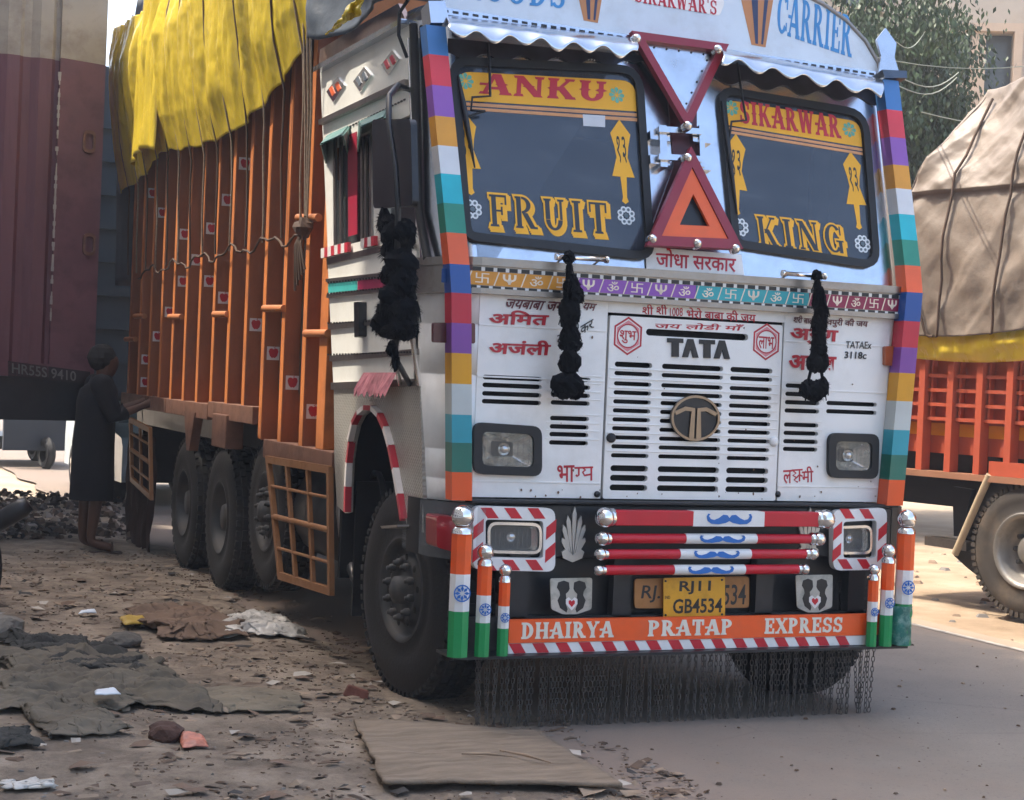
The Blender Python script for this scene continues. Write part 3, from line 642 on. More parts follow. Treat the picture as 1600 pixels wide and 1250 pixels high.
for k, q in enumerate((WLq, WRq)):
    u0, u1 = (.038, .962) if k == 0 else (.05, .95)
    top_ = rnd(band_between(q, .075, .235, u0, u1), [.08, .13, 0.001, .001])
    yb = vinyl('banner_sticker', [top_], YV)
    vinyl('stripe', [band_between(q, .245, .262, u0, u1), band_between(q, .27, .287, u0, u1)], PEACH, yb)
    mb = MB(); s = 'ANKU' if k == 0 else 'SIKARWAR'
    box = bx(UP, (748, 147), (945, 160), (750, 116)) if k == 0 else bx(UP, (1155, 193), (1312, 217), (1153, 158))
    serif(mb, s, box, OFF+.0014, .0008, .016, spur=True); mb.build('lettering', mat('vinyl_red', '#c22436', .4), yb, UP.M())
    for (px_, py_) in (((726, 128), (962, 150)) if k == 0 else ((1141, 170), (1325, 204))):
        c = UP.at(px_, py_); r = .042; mb = MB()
        for j in range(8):
            a = R(45*j); mb.prism([tuple((c[0]+math.cos(a+t)*rr, c[1]+math.sin(a+t)*rr)) for t, rr in ((0, .008), (-.34, r*.8), (-.12, r), (.12, r), (.34, r*.8))], OFF+.0014, OFF+.002+.0001*j)
        mb.build('rosette', mat('vinyl_turquoise', '#67b9a4', .4), yb, UP.M())
    pens = [((724, 176), (735, 306)), ((966, 188), (976, 320))] if k == 0 else [((1148, 210), (1150, 338)), ((1327, 238), (1341, 360))]
    for (a, b) in pens:
        o = vinyl('pendant_sticker', [ornam(*a, *b)], YV); mb = MB(); A = Vector(UP.at(*a)); B = Vector(UP.at(*b)); D_ = B-A; nn = Vector((-D_.y, D_.x)).normalized()
        text(mb, '१३', (tuple(A+D_*.52-nn*.025), tuple(A+D_*.52+nn*.025), tuple(A+D_*.2-nn*.025)), OFF+.001, .0006, .005); mb.build('mark', BLACK, o, UP.M())
    fl = [(737, 328), (977, 338)] if k == 0 else [(1155, 356), (1346, 382)]
    for f_ in fl:
        c = UP.at(*f_); r = .055; o = None
        mb = MB()
        for j in range(8):
            a = R(45*j+22); mb.prism(circ((c[0]+.034*math.cos(a), c[1]+.034*math.sin(a)), .0165, 10), OFF, OFF+.0008+.0001*j)
            mb.prism(circ((c[0]+.034*math.cos(a), c[1]+.034*math.sin(a)), .008, 8), OFF+.001, OFF+.0022, mi=1)
        mb.prism(circ(c, .012, 12), OFF, OFF+.0022, mi=1); mb.build('flower_sticker', [mat('vinyl_white', '#dfe4e6', .4), mat('vinyl_grey', '#5b6b72', .4)], TR, UP.M())
    mb = MB(); s = 'FRUIT' if k == 0 else 'KING'
    box = bx(UP, (763, 355), (950, 368), (760, 304)) if k == 0 else bx(UP, (1184, 384), (1318, 398), (1178, 338))
    serif(mb, s, box, OFF, .0006, .07, .1, -.09, gap=.24)
    serif(mb, s, box, OFF+.001, .0006, .06, .05, -.045, gap=.24); serif(mb, s, box, OFF+.002, .0005, .055, gap=.24)
    lt = mb.build('cut_lettering', YV, TR, UP.M())
    mb = MB(); serif(mb, s, box, OFF+.0035, .0006, -.012, spur=False, gap=.24); mb.build('letter_core', mat('vinyl_charcoal', '#2b3038', .4), lt, UP.M())
mb = MB().prism(UP.P([(909, 180), (944, 182), (944, 200), (910, 198)]), OFF, OFF+.001); mb.build('permit_sticker', mat('paper_white', '#cfd4da', .6), TR, UP.M())
# interior
INT = mat('cab_interior', '#33373b', .85, var=.2)
mb = MB(); mb.bb((-1.2, 1.9, 1.9), (1.27, 1.94, 3.3)); mb.bb((-1.2, .25, 1.95), (1.27, 1.9, 2.0)); mb.bb((-1.2, .3, 3.32), (1.27, 1.9, 3.34)); part('cab_lining', mb, INT)
mb = MB(); mb.bb((-.95, 1.2, 2.0), (-.3, 1.35, 2.75)); mb.bb((.35, 1.2, 2.0), (1.0, 1.35, 2.75)); part('seat', MB().bb((-.95, 1.2, 2.0), (-.3, 1.35, 2.75)), mat('seat_cloth', '#5a4b40', .9), bevel=.04); part('seat', MB().bb((.35, 1.2, 2.0), (1.0, 1.35, 2.75)), MATS['seat_cloth'], bevel=.04)
part('steering_wheel', MB().tube([(-.6+.22*math.cos(R(a)), .62+.1*math.sin(R(a)), 2.28+.19*math.sin(R(a))) for a in range(0, 360, 20)], .013, 6, close=True), BLACK)
part('dashboard', MB().bb((-1.15, .2, 1.98), (1.22, .5, 2.1)), INT, bevel=.03)
part('curtain_rail', MB().tube([(-1.1, .55, 2.95), (-.2, .56, 2.92)], .008, 6), mat('rail_metal', '#8b93a0', .4, 1))
part('curtain', MB().bb((.95, .42, 2.2), (1.06, .46, 3.0)), mat('maroon_cloth', '#371a20', .9))
# wipers hanging from the top
for k, (pts, bl) in enumerate(((((762, 68), (765, 100), (766, 150), (738, 152), (736, 172), (758, 174)), ((716, 118), (742, 262))), (((1152, 98), (1158, 140), (1166, 188), (1143, 190), (1141, 206)), ((1128, 158), (1152, 335))))):
    wp = part('wiper', MB().tube([UP.W(*p, .05) for p in pts], .007, 6), BLACK)
    a, b = UP.W(*bl[0], .035), UP.W(*bl[1], .035)
    m_ = MB(); m_.tube([a, a.lerp(b, .3), a.lerp(b, .6), b], [.006, .017, .015, .004], 5); m_.build('wiper_blade', BLACK, wp)
    c = a.lerp(b, .45); MB().tube([UP.W(*pts[-1], .05), c], .006, 5).build('wiper_link', BLACK, wp)
# ---- between the windows: lower plate, triangles, steel clips
part('name_plate', MB().prism(UP.P([(1008, 386), (1158, 398), (1162, 430), (1010, 424)], .012), .012, .016), PWH, UP.M())
W_(UP, 'जोधा सरकार', (1022, 418), (1147, 427), (1023, 388), n=.0165, bold=.014)
def tri(pts, wr_, n0, th, m, holes=True, name='warning_triangle'):
    p = UP.P(pts, n0); 
    return MB().prism(p, n0, n0+th, [inset(p, wr_)]).build(name, m, TR, UP.M(), .004), p
t1, p1 = tri([(982, 52), (1134, 73), (1071, 206)], .042, .07, .035, paint('#8a2035'))
part('steel_fill', MB().prism(inset(p1, .038), .06, .072), STEEL, UP.M())
t2, p2 = tri([(1075, 232), (1156, 392), (1006, 386)], .05, .09, .035, paint('#8a2035'))
q2 = inset(p2, .052)
t3 = part('warning_triangle', MB().prism(q2, .1, .118, [inset(q2, .062)]), paint('#e4612a'), UP.M(), .002, label='orange inner ring of the warning triangle')
part('dark_backing', MB().prism(inset(p2, .05), .085, .09), BLACK, UP.M())
mb = MB()
for i in range(len(p1)):
    a = Vector(inset(p1, .06)[i]); b = Vector(inset(p1, .06)[(i+1) % 3])
    for j in range(5):
        c = a.lerp(b, (j+.5)/5); mb.lathe([(0, .006), (.004, .005), (.006, 0)], UP.w(c.x, c.y, .072), UP.n, 8)
part('rivet', mb, BLACK, kind='stuff')
for p in ((995, 60), (1122, 77), (1075, 196), (1075, 246), (1020, 373), (1090, 380), (1150, 388)):
    c = UP.W(*p, .125); part('chrome_stud', MB().lathe([(-.03, .026), (0, .026), (.012, .02), (.02, .008), (.022, 0)], c, UP.n, 14), CHROME)
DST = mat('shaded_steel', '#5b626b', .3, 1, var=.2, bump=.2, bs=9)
for (x0, x1) in ((1029, 1040), (1091, 1099)):
    part('steel_strut', MB().prism(UP.P([(x0, 196), (x1, 197), (x1+2, 262), (x0+2, 261)], .05), .004, .06), STEEL, UP.M(), .004)
for y in (203, 246):
    part('steel_strut', MB().prism(UP.P([(1028, y-5), (1096, y-1), (1096, y+8), (1028, y+4)], .066), .061, .078), STEEL, UP.M(), .003)
for p in ((1030, 212), (1030, 250), (1096, 216), (1096, 258)):
    a = UP.at(*p, .04); part('steel_clip', MB().prism([(a[0]-.055, a[1]-.025), (a[0]+.055, a[1]-.028), (a[0]+.055, a[1]+.018), (a[0]-.055, a[1]+.022)], .004, .05), STEEL, UP.M(), .004)
# red reflecting flanges seen between the steel sheets
part('centre_channel', MB().prism(UP.P([(990, 78), (1043, 150), (1052, 260), (1012, 372), (1080, 376), (1088, 250), (1088, 140)], .006), .0045, .012), mat('maroon_channel', '#4c2229', .35, .3, dirt='#1a1516', dsc=5, damt=.7), UP.M())
# ---- visor: a curved steel sheet with a scalloped lower lip, cut into two
def visor(pts_top, pts_bot, nsc, ph):
    mb = MB(); N_ = 120; rings = []; T0 = [Vector(UP.at(*p, .06)) for p in pts_top]; B0 = [Vector(UP.at(*p, .21)) for p in pts_bot]
    for j in range(9):
        t = j/8; r_ = []
        for i in range(N_+1):
            u = i/N_; a = T0[0].lerp(T0[1], u); b = B0[0].lerp(B0[1], u); sc_ = .024*math.cos(2*math.pi*(nsc*u+ph))+.006*math.sin(19*u)
            p = a.lerp(b, t); nrm = .06+.15*math.sin(t*math.pi/2); r_.append(UP.w(p.x, p.y+sc_*t**3, nrm+.004*math.sin(31*u)*t))
        rings.append(r_)
    return loft(rings, STEEL, 'visor')
for q in ([(694, 24), (990, 60)], [(700, 52), (996, 86)], 6, .1), ([(1125, 76), (1376, 123)], [(1126, 96), (1376, 148)], 5, .4):
    v = visor(*q); sm_ = v.modifiers.new('solid', 'SOLIDIFY'); sm_.thickness = .004
# perforated hem on the sheet below the visor
mb = MB()
for i in range(60):
    for (a, b) in (((706, 76), (985, 98)), ((1128, 112), (1350, 150))):
        u = i/60; c = UP.at(a[0]+(b[0]-a[0])*u, a[1]+(b[1]-a[1])*u, .006); mb.prism(circ(c, .0035, 6), .0045, .007)
part('rivet_row', mb, PWH, UP.M(), kind='stuff')
# the visor's scalloped shadow and reflection on the steel, as dark plates
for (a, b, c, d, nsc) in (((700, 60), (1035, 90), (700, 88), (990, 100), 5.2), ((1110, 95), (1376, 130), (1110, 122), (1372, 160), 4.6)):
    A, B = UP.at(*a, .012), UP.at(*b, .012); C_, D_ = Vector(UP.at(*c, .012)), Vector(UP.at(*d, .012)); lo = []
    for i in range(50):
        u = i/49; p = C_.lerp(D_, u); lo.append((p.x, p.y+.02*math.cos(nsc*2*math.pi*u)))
    part('visor_shadow', MB().prism([A]+lo+[B], .008, .014), mat('shade_steel', '#3a3a44', .35, .6, var=.3, sc_=9), UP.M())
# ---- arched name board above the visor
SB = mat('board_white', '#c9d6e2', .35, var=.05, dirt='#8f8f8c', dsc=4, damt=.3, coat=.3)
brd = part('arched_board', MB().prism(UP.P([(690, 16), (1376, 117), (1372, 100), (1352, 66), (1322, 34), (1285, 8), (1230, -20), (1150, -48), (1040, -75), (900, -92), (760, -92), (690, -84)], .03), .02, .05), SB, UP.M())
mb = MB(); serif(mb, 'GOODS', bx(UP, (722, -2), (884, 14), (722, -48), .05), .0505, .0012, gap=.12)
serif(mb, 'CARRIER', (UP.at(1212, 50, .05), UP.at(1330, 90, .05), UP.at(1216, -14, .05)), .0505, .0012, gap=.06); mb.build('lettering', mat('sign_blue', '#3a86c2', .4), brd, UP.M())
mb = MB().prism(rnd(UP.P([(985, 0), (1124, 25), (1132, 6), (1126, -14), (985, -30)], .05), .02), .0505, .0515); pp = mb.build('name_cartouche', PWH, brd, UP.M())
mb = MB(); serif(mb, "SIKARWAR'S", bx(UP, (992, 3), (1120, 24), (992, -20), .05), .0518, .001); mb.build('lettering', LRED, brd, UP.M())
for (x, y) in ((920, 32), (1182, 70)):
    P = UP.P([(x-8, y), (x+14, y+4), (x+26, y-70), (x-24, y-70)], .05); mb = MB().prism(P, .0505, .0516); mb.prism(UP.P([(x-2, y-2), (x+2, y-1), (x+2, y-70), (x-8, y-70)], .05), .0518, .0524, mi=1)
    mb.prism(UP.P([(x+7, y-1), (x+10, y), (x+18, y-70), (x+12, y-70)], .05), .0518, .0524, mi=1); mb.build('painted_leaf', [paint('#b77c4a'), paint('#1f3157')], brd, UP.M())
mb = MB(); tr_ = MB(); a, b = Vector(UP.at(692, 16, .07)), Vector(UP.at(1376, 117, .07))
d_ = (b-a).normalized(); nn = Vector((-d_.y, d_.x)); L = (b-a).length
tr_.prism([tuple(a-nn*.018), tuple(b-nn*.018), tuple(b+nn*.018), tuple(a+nn*.018)], .04, .066); part('dashed_trim_rail', tr_, STEEL, UP.M(), .004)
x = 0
while x < L-.05:
    c = a+d_*x; mb.prism([tuple(c-nn*.006), tuple(c+d_*.03-nn*.006), tuple(c+d_*.03+nn*.006), tuple(c+nn*.006)], .0662, .068); x += .052
part('dash_row', mb, BLACK, UP.M(), kind='stuff')
part('board_edge_trim', MB().tube([UP.W(*p, .05) for p in ((1377, 118), (1372, 98), (1352, 64), (1322, 32), (1285, 6), (1230, -22))], .014, 6), STEELR)
# ---- painted square posts on each corner, one piece per colour
PC = ['#3d78b8', '#d63a48', '#8d57b0', '#dc9a2a', '#d5dade', '#1fb4c4', '#2a8a74', '#e2602c', '#1d4f9a', '#c0203a', '#7b4199', '#d3960f', '#b9c1c0', '#1d95a8', '#126a5c', '#df5317']
def post(side):
    if side == 0:
        ys = [40, 86, 134, 182, 228, 272, 318, 364, 413, 458, 505, 552, 600, 648, 692, 738, 782]; top, kink, bot = (681, 40), (721, 442), (722, 784)
    else:
        ys = [125, 172, 215, 258, 295, 335, 375, 415, 457, 502, 543, 583, 627, 672, 711, 750, 790]; top, kink, bot = (1392, 125), (1430, 450), (1398, 792)
    hw = .05
    off = .10
    K = FR.W(*kink, off); T = UP.W(*top, off+.0); Bq = FR.W(*bot, off)
    xk = (K.x+Bq.x)/2 if side == 0 else K.x
    for i in range(16):
        pr = []
        for y in (ys[i], ys[i+1]):
            if y <= kink[1]:
                x = top[0]+(kink[0]-top[0])*(y-top[1])/(kink[1]-top[1]); p = UP.W(x, y, off)
            else:
                x = kink[0]+(bot[0]-kink[0])*(y-kink[1])/(bot[1]-kink[1]); p = FR.W(x, y, off)
            pr.append(p)
        a, b = pr; mb = MB(); vs = []
        for p in (a, b): vs += [(p.x-hw, p.y, p.z), (p.x+hw, p.y, p.z), (p.x+hw, p.y+.09, p.z), (p.x-hw, p.y+.09, p.z)]
        mb.add(vs, [(0, 1, 2, 3), (7, 6, 5, 4), (0, 4, 5, 1), (1, 5, 6, 2), (2, 6, 7, 3), (3, 7, 4, 0)])
        mb.build('post_segment', paint(PC[i], damt=.08, rough=.35), TR)
    return T
post(0); T = post(1)
mb = MB(); pts = UP.P([(1372, 114), (1405, 116), (1397, 90), (1400, 68), (1383, 44), (1369, 62), (1376, 88)], .08)
part('spear_finial', MB().prism(pts, .07, .085), STEEL, UP.M(), .002)
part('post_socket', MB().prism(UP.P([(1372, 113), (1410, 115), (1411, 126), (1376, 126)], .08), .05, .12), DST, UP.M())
part('post_socket', MB().prism(UP.P([(664, 8), (690, 8), (697, 42), (668, 42)], .06), .0, .11), STEEL, UP.M())
# grab bars under the windscreens
HB = []
for (a, b) in (((868, 401), (950, 406)), ((1222, 427), (1290, 432))):
    A, B = UP.W(*a, .09), UP.W(*b, .09); mb = MB().tube([A, A.lerp(B, .06), A.lerp(B, .061), A.lerp(B, .94), A.lerp(B, .941), B], [.018, .018, .012, .012, .018, .018], 10)
    for t in (.15, .85): mb.tube([A.lerp(B, t), A.lerp(B, t)+Vector((0, .1, -.03))], .006, 6)
    part('grab_bar', mb, CHROME); HB.append((A, B))
# ---- cab side (the left one in the picture)
def side(name, pts, n0, th, m, holes=(), bevel=0, **k): return MB().prism(SI.P(pts), n0, n0+th, [SI.P(h) for h in holes]).build(name, m, TR, SI.M(), bevel, **k)
CS = mat('cab_side_paint', '#ecece4', .35, var=.03, dirt='#a09682', dsc=3, damt=.3, coat=.4)
side('door_panel', [(512, 412), (600, 390), (656, 380), (656, 600), (521, 606)], -.03, .03, CS)
part('cab_side_rear_post', MB().bb((-1.298, 2.0, 3.002), (-1.26, 2.15, 3.38)), mat('grey_blue_metal', '#7d8990', .4, .3, var=.1))
# upper: frame around window
side('side_window_frame', [(500, 108), (640, 34), (652, 60), (656, 395), (600, 385), (513, 412)], -.03, .03, CS, holes=[[(520, 232), (578, 204), (584, 372), (521, 388)], [(602, 196), (644, 178), (650, 362), (605, 372)]])
part('window_glass', MB().prism(SI.P([(516, 225), (650, 170), (652, 372), (518, 392)]), -.026, -.022), mat('side_glass', '#40464a', .1, alpha=.55), SI.M())
part('curtain', MB().tube([(-1.2, 1.2+.04*i+.0, 2.42) for i in range(2)], .01, 5), INT)
mb = MB(); N_ = 60; vs = []
for j in (0, 1):
    for i in range(N_+1): vs.append((-1.25+.018*math.sin(i*1.3), 1.55+.42*i/N_, 2.35+j*.75))
mb.add(vs, [(i, i+1, N_+2+i, N_+1+i) for i in range(N_)], 0, True); part('curtain', mb, mat('brown_curtain', '#5a4c40', .9, var=.2))
mb = MB()
for x in (524, 533, 566, 572, 580): mb.prism(SI.P([(x, 215), (x+3, 214), (x+3.5, 384), (x+.5, 385)]), .0, .012)
part('window_bar', mb, STEELR, SI.M())
side('red_tape_strip', [(548, 212), (562, 206), (563, 366), (549, 370)], .014, .004, paint('#a11f3b'))
side('roof_flank', [(503, 106), (505, 78), (560, 44), (628, 6), (640, 34)], -.01, .03, mat('roof_sheet', '#a98e80', .3, .85, var=.15, bump=.3, bs=8))
mb = MB().prism(SI.P([(502, 114), (502, 106), (640, 30), (640, 39)]), .0, .05); part('gutter', mb, STEEL, SI.M(), .006)
side('side_sign_panel', [(513, 128), (640, 66), (641, 126), (508, 190)], .002, .008, CS)
for (x, y, h, hh) in ((528, 138, '#e5683a', 'orange'), (570, 122, '#66707a', 'grey'), (614, 96, '#d03a4c', 'red')):
    rf = side('side_reflector', [(x-13, y+6), (x+4, y-17), (x+15, y-4), (x-2, y+22)], .01, .01, CHROME, label='diamond reflector with %s bars' % hh)
    mb = MB()
    for k in (0, 1): mb.prism(SI.P([(x-8+9*k, y+2-7*k), (x-4+9*k, y-3-7*k), (x+1+9*k, y+8-7*k), (x-3+9*k, y+13-7*k)]), .021, .024)
    mb.build('bar', paint(h), rf, SI.M())
mb = MB().prism(SI.P([(505, 196), (505, 188), (641, 124), (641, 134)]), .0, .03); part('steel_trim', mb, STEELR, SI.M(), .004)
mb = MB()
for i in range(26):
    x = 514+i*4.7; y = 213-(x-514)*.49; mb.prism(SI.P([(x, y), (x+2.4, y-1.2), (x+2.4, y+1), (x, y+2.2)]), .0, .006)
part('bead_row', mb, BLACK, SI.M(), kind='stuff')
def awning(pts, name='window_awning'):
    GT = mat('awning_green', '#3f6f69', .5, dirt='#9fb0a4', dsc=4, damt=.5); DK = mat('awning_under', '#2b2a2c', .8)
    a, b = SI.W(*pts[0], 0), SI.W(*pts[1], 0); c, d = SI.W(*pts[2], .16), SI.W(*pts[3], .16)
    e, f_ = a-Vector((0, 0, .16)), b-Vector((0, 0, .16))
    mb = MB(); mb.add([a, b, d, c], [(0, 1, 2, 3)]); mb.add([a, c, e], [(0, 1, 2)]); mb.add([b, d, f_], [(2, 1, 0)])
    o = mb.build(name, GT, TR); s = o.modifiers.new('s', 'SOLIDIFY'); s.thickness = .008; return o
awning([(512, 213), (545, 198), (502, 226), (534, 212)]); awning([(562, 192), (606, 172), (566, 198), (600, 184)])
# belt with red and white blocks under the window
for i in range(8):
    x = 509+i*10.5
    if 545 < x < 562: continue
    y = 389-(x-509)*.24; mb = MB().prism(SI.P([(x, y), (x+5.3, y-1.3), (x+5.3, y+13.7), (x, y+15)]), .01, .03); mb.build('belt_block', paint('#d8d4d0'), TR, SI.M(), .002)
    mb = MB().prism(SI.P([(x+5.3, y-1.3), (x+10.5, y-2.6), (x+10.5, y+12.4), (x+5.3, y+13.7)]), .01, .03); mb.build('belt_block', paint('#b5283a'), TR, SI.M(), .002)
side('belt_rail', [(513, 404), (600, 384), (600, 393), (514, 414)], .0, .012, STEELR)  # steel rail below the belt
# door trims
for (ya, yb, h) in ((436, 428, 5), (460, 452, 6), (506, 500, 9), (556, 553, 9), (598, 600, 11)):
    xl_ = 512+(ya-412)*.047; mb = MB().prism(SI.P([(xl_, ya), (655, yb-8), (655, yb-8+h), (xl_, ya+h)]), .0, .016); part('steel_trim', mb, STEELR, SI.M(), .003)
for (x0, x1, h) in ((515, 561, '#3fb0aa'), (561, 650, '#9c2a52')):
    side('painted_strip', [(x0, 443-(x0-513)*.1), (x1, 443-(x1-513)*.1), (x1, 458-(x1-513)*.1), (x0, 458-(x0-513)*.1)], .001, .008, paint(h))
mb = MB()
for (yy, s) in ((441, .1), (458, .1), (504, .05), (553, .03)):
    for i in range(30):
        x = 516+i*4.6; mb.prism(SI.P([(x, yy-(x-513)*s), (x+2.4, yy-(x-513)*s), (x+2.4, yy-(x-513)*s+2.6), (x, yy-(x-513)*s+2.6)]), .016, .019)
part('rivet_row', mb, BLACK, SI.M(), kind='stuff')
part('door_handle', MB().prism(rnd(SI.P([(565, 473), (573, 472), (573, 526), (566, 528)]), .01), .0, .045), BLACK, SI.M(), .008)
# small pink torn cloth flap
mb = MB(); vs = []; a, b = SI.W(568, 582, .03), SI.W(620, 582, .03); N_ = 26
for i in range(N_+1):
    t = i/N_; p = a.lerp(b, t); vs += [tuple(p), (p.x-.05-.02*math.sin(t*9), p.y, p.z-.09-.045*abs(math.sin(i*1.9)))]
mb.add(vs, [(2*i, 2*i+2, 2*i+3, 2*i+1) for i in range(N_)]); part('cloth_flap', mb, mat('pink_cloth', '#b9767c', .85, var=.3, sc_=20))
# chequer plate with the wheel arch
def chequer():
    m = mat('chequer_plate', '#b4b1a8', .36, .45, var=.1, dirt='#75695a', dsc=3, damt=.5); t = m.node_tree; N, K = t.nodes, t.links
    tc = N.new('ShaderNodeTexCoord'); sx = N.new('ShaderNodeSeparateXYZ'); K.new(tc.outputs['Object'], sx.inputs[0])
    def mth(op, a, b=None):
        n_ = N.new('ShaderNodeMath'); n_.operation = op
        for i, v in enumerate((a, b)):
            if v is None: continue
            if isinstance(v, (int, float)): n_.inputs[i].default_value = v
            else: K.new(v, n_.inputs[i])
        return n_.outputs[0]
    a = mth('SINE', mth('MULTIPLY', mth('ADD', sx.outputs[0], sx.outputs[1]), 105)); b = mth('SINE', mth('MULTIPLY', mth('SUBTRACT', sx.outputs[0], sx.outputs[1]), 105))
    h = mth('ABSOLUTE', mth('MULTIPLY', a, b)); bp = N.new('ShaderNodeBump'); bp.inputs['Strength'].default_value = .7; bp.inputs['Distance'].default_value = .006
    K.new(h, bp.inputs['Height']); K.new(bp.outputs[0], N['Principled BSDF'].inputs['Normal']); return m
arch = [(546, 800), (547, 760), (549, 722), (553, 690), (559, 664), (567, 649), (577, 641), (588, 642), (598, 652), (607, 672), (615, 700), (622, 735), (629, 775), (635, 814)]
side('chequer_plate', [(522, 604), (656, 594), (660, 700), (662, 832), (638, 828)]+arch[::-1]+[(540, 802), (527, 790), (523, 720)], -.02, .022, chequer())
for i in range(len(arch)-1):
    for h_ in (0, 1):
        t0, t1 = h_/2, (h_+1)/2; a = Vector(arch[i]); b = Vector(arch[i+1]); p, q = a.lerp(b, t0), a.lerp(b, t1); P, Q = SI.W(*p, .0), SI.W(*q, .0); d = (Q-P); o = Vector((0, d.z, -d.y)).normalized()*-.026
        if o.z < -.01: o = -o
        vs = [P+Vector((-.035, 0, 0)), Q+Vector((-.035, 0, 0)), Q+o+Vector((-.035, 0, 0)), P+o+Vector((-.035, 0, 0)), P+Vector((.01, 0, 0)), Q+Vector((.01, 0, 0)), Q+o, P+o]
        MB().add(vs, [(0, 1, 2, 3), (0, 4, 5, 1), (2, 6, 7, 3)]).build('arch_trim', paint('#dcd6d2') if i % 2 else paint('#b02a3a'), TR)
part('wheel_arch_dark', MB().bb((-1.22, .2, .95), (-.6, 1.6, 1.6)) if False else MB().bb((-.9, .1, .6), (-.86, 1.7, 1.7)), DARK)  # dark sheets added to blacken the shaded inside of the arch
part('wheel_arch_dark', MB().bb((-1.27, 1.62, .5), (-.86, 1.66, 1.7)).bb((-1.27, .3, 1.62), (-.86, 1.62, 1.66)), DARK)
part('rear_dark_board', MB().bb((-1.15, 8.5, .55), (1.2, 8.55, 1.25)), BLACK)  # black board added to keep the gap under the body dark
part('underbody_dark_sheet', MB().bb((-.62, 1.7, .62), (-.58, 8.7, 1.3)), DARK)  # dark sheet added to stand for the shade below the body
part('door_step', MB().prism(SI.P([(618, 822), (645, 820), (645, 824), (620, 826)]), .0, .08), STEELR, SI.M(), .003)
# black gutter between the corner sheet and the door, and the bright pipe beside it
part('pillar_rubber', MB().tube([SI.W(646, 38, .02), SI.W(652, 200, .02), SI.W(655, 330, .02), SI.W(668, 405, .02)], .022, 6), RUBB)
part('pillar_pipe', MB().tube([SI.W(638, 60, .03), SI.W(644, 200, .03), SI.W(650, 330, .03), SI.W(662, 405, .03)], .008, 6), CHROME)
part('cab_roof', MB().bb((-1.3, .45, 3.42), (1.37, 2.1, 3.5)), STEELR, bevel=.03)
part('cab_back', MB().bb((-1.2, 2.1, 1.1), (1.36, 2.16, 3.5)), STEELR)
part('cab_far_side', MB().bb((1.33, .4, 1.0), (1.37, 2.1, 3.45)), WHITE)
part('cab_floor', MB().bb((-.85, .1, 1.0), (1.3, 2.1, 1.06)), BLACK)
# mirror on its arm
mr_ = part('wing_mirror', MB().prism(rnd(SI.P([(584, 187), (645, 186), (648, 322), (586, 326)], .3), .04), .28, .31), BLACK, SI.M(), .012)
MB().tube([SI.W(640, 140, .02), SI.W(622, 133, .2), SI.W(608, 150, .33), SI.W(607, 190, .34), SI.W(618, 260, .35), SI.W(622, 330, .34), SI.W(618, 560, .25), SI.W(640, 600, .02)], .014, 8).build('mirror_arm', BLACK, mr_)
MB().tube([SI.W(628, 500, .2), SI.W(618, 560, .15), SI.W(625, 600, .02)], .012, 8).build('mirror_brace', CHROME, mr_)
MB().tube([SI.W(640, 500, .2), SI.W(655, 600, .02)], .012, 8).build('mirror_brace', CHROME, mr_)
part('roof_cable', MB().tube([SI.W(640, -4, .06), SI.W(624, 20, .1), SI.W(623, 55, .1), SI.W(636, 90, .06)], .009, 6), RUBB)
# ---- chassis
mb = MB(); mb.bb((-.5, .3, .75), (-.38, 8.9, 1.02)); mb.bb((.45, .3, .75), (.57, 8.9, 1.02))
for y in (.8, 2.5, 4.9, 6.25, 8.5): mb.bb((-.4, y, .78), (.5, y+.12, .98))
mb.bb((-.5, .75, .42), (.6, .9, .58)); mb.bb((-.45, .2, .6), (.5, 1.3, 1.0)); part('chassis_frame', mb, BLACK)
part('body_floor', MB().bb((-1.15, 2.2, 1.1), (1.22, 8.8, 1.32)), BLACK)
part('fuel_tank', MB().lathe([(0, 0), (0, .3), (.9, .3), (.9, 0)], (-.85, 2.35, .75), (0, 1, 0), 20), mat('tank_grey', '#3d3c3b', .5, var=.2))
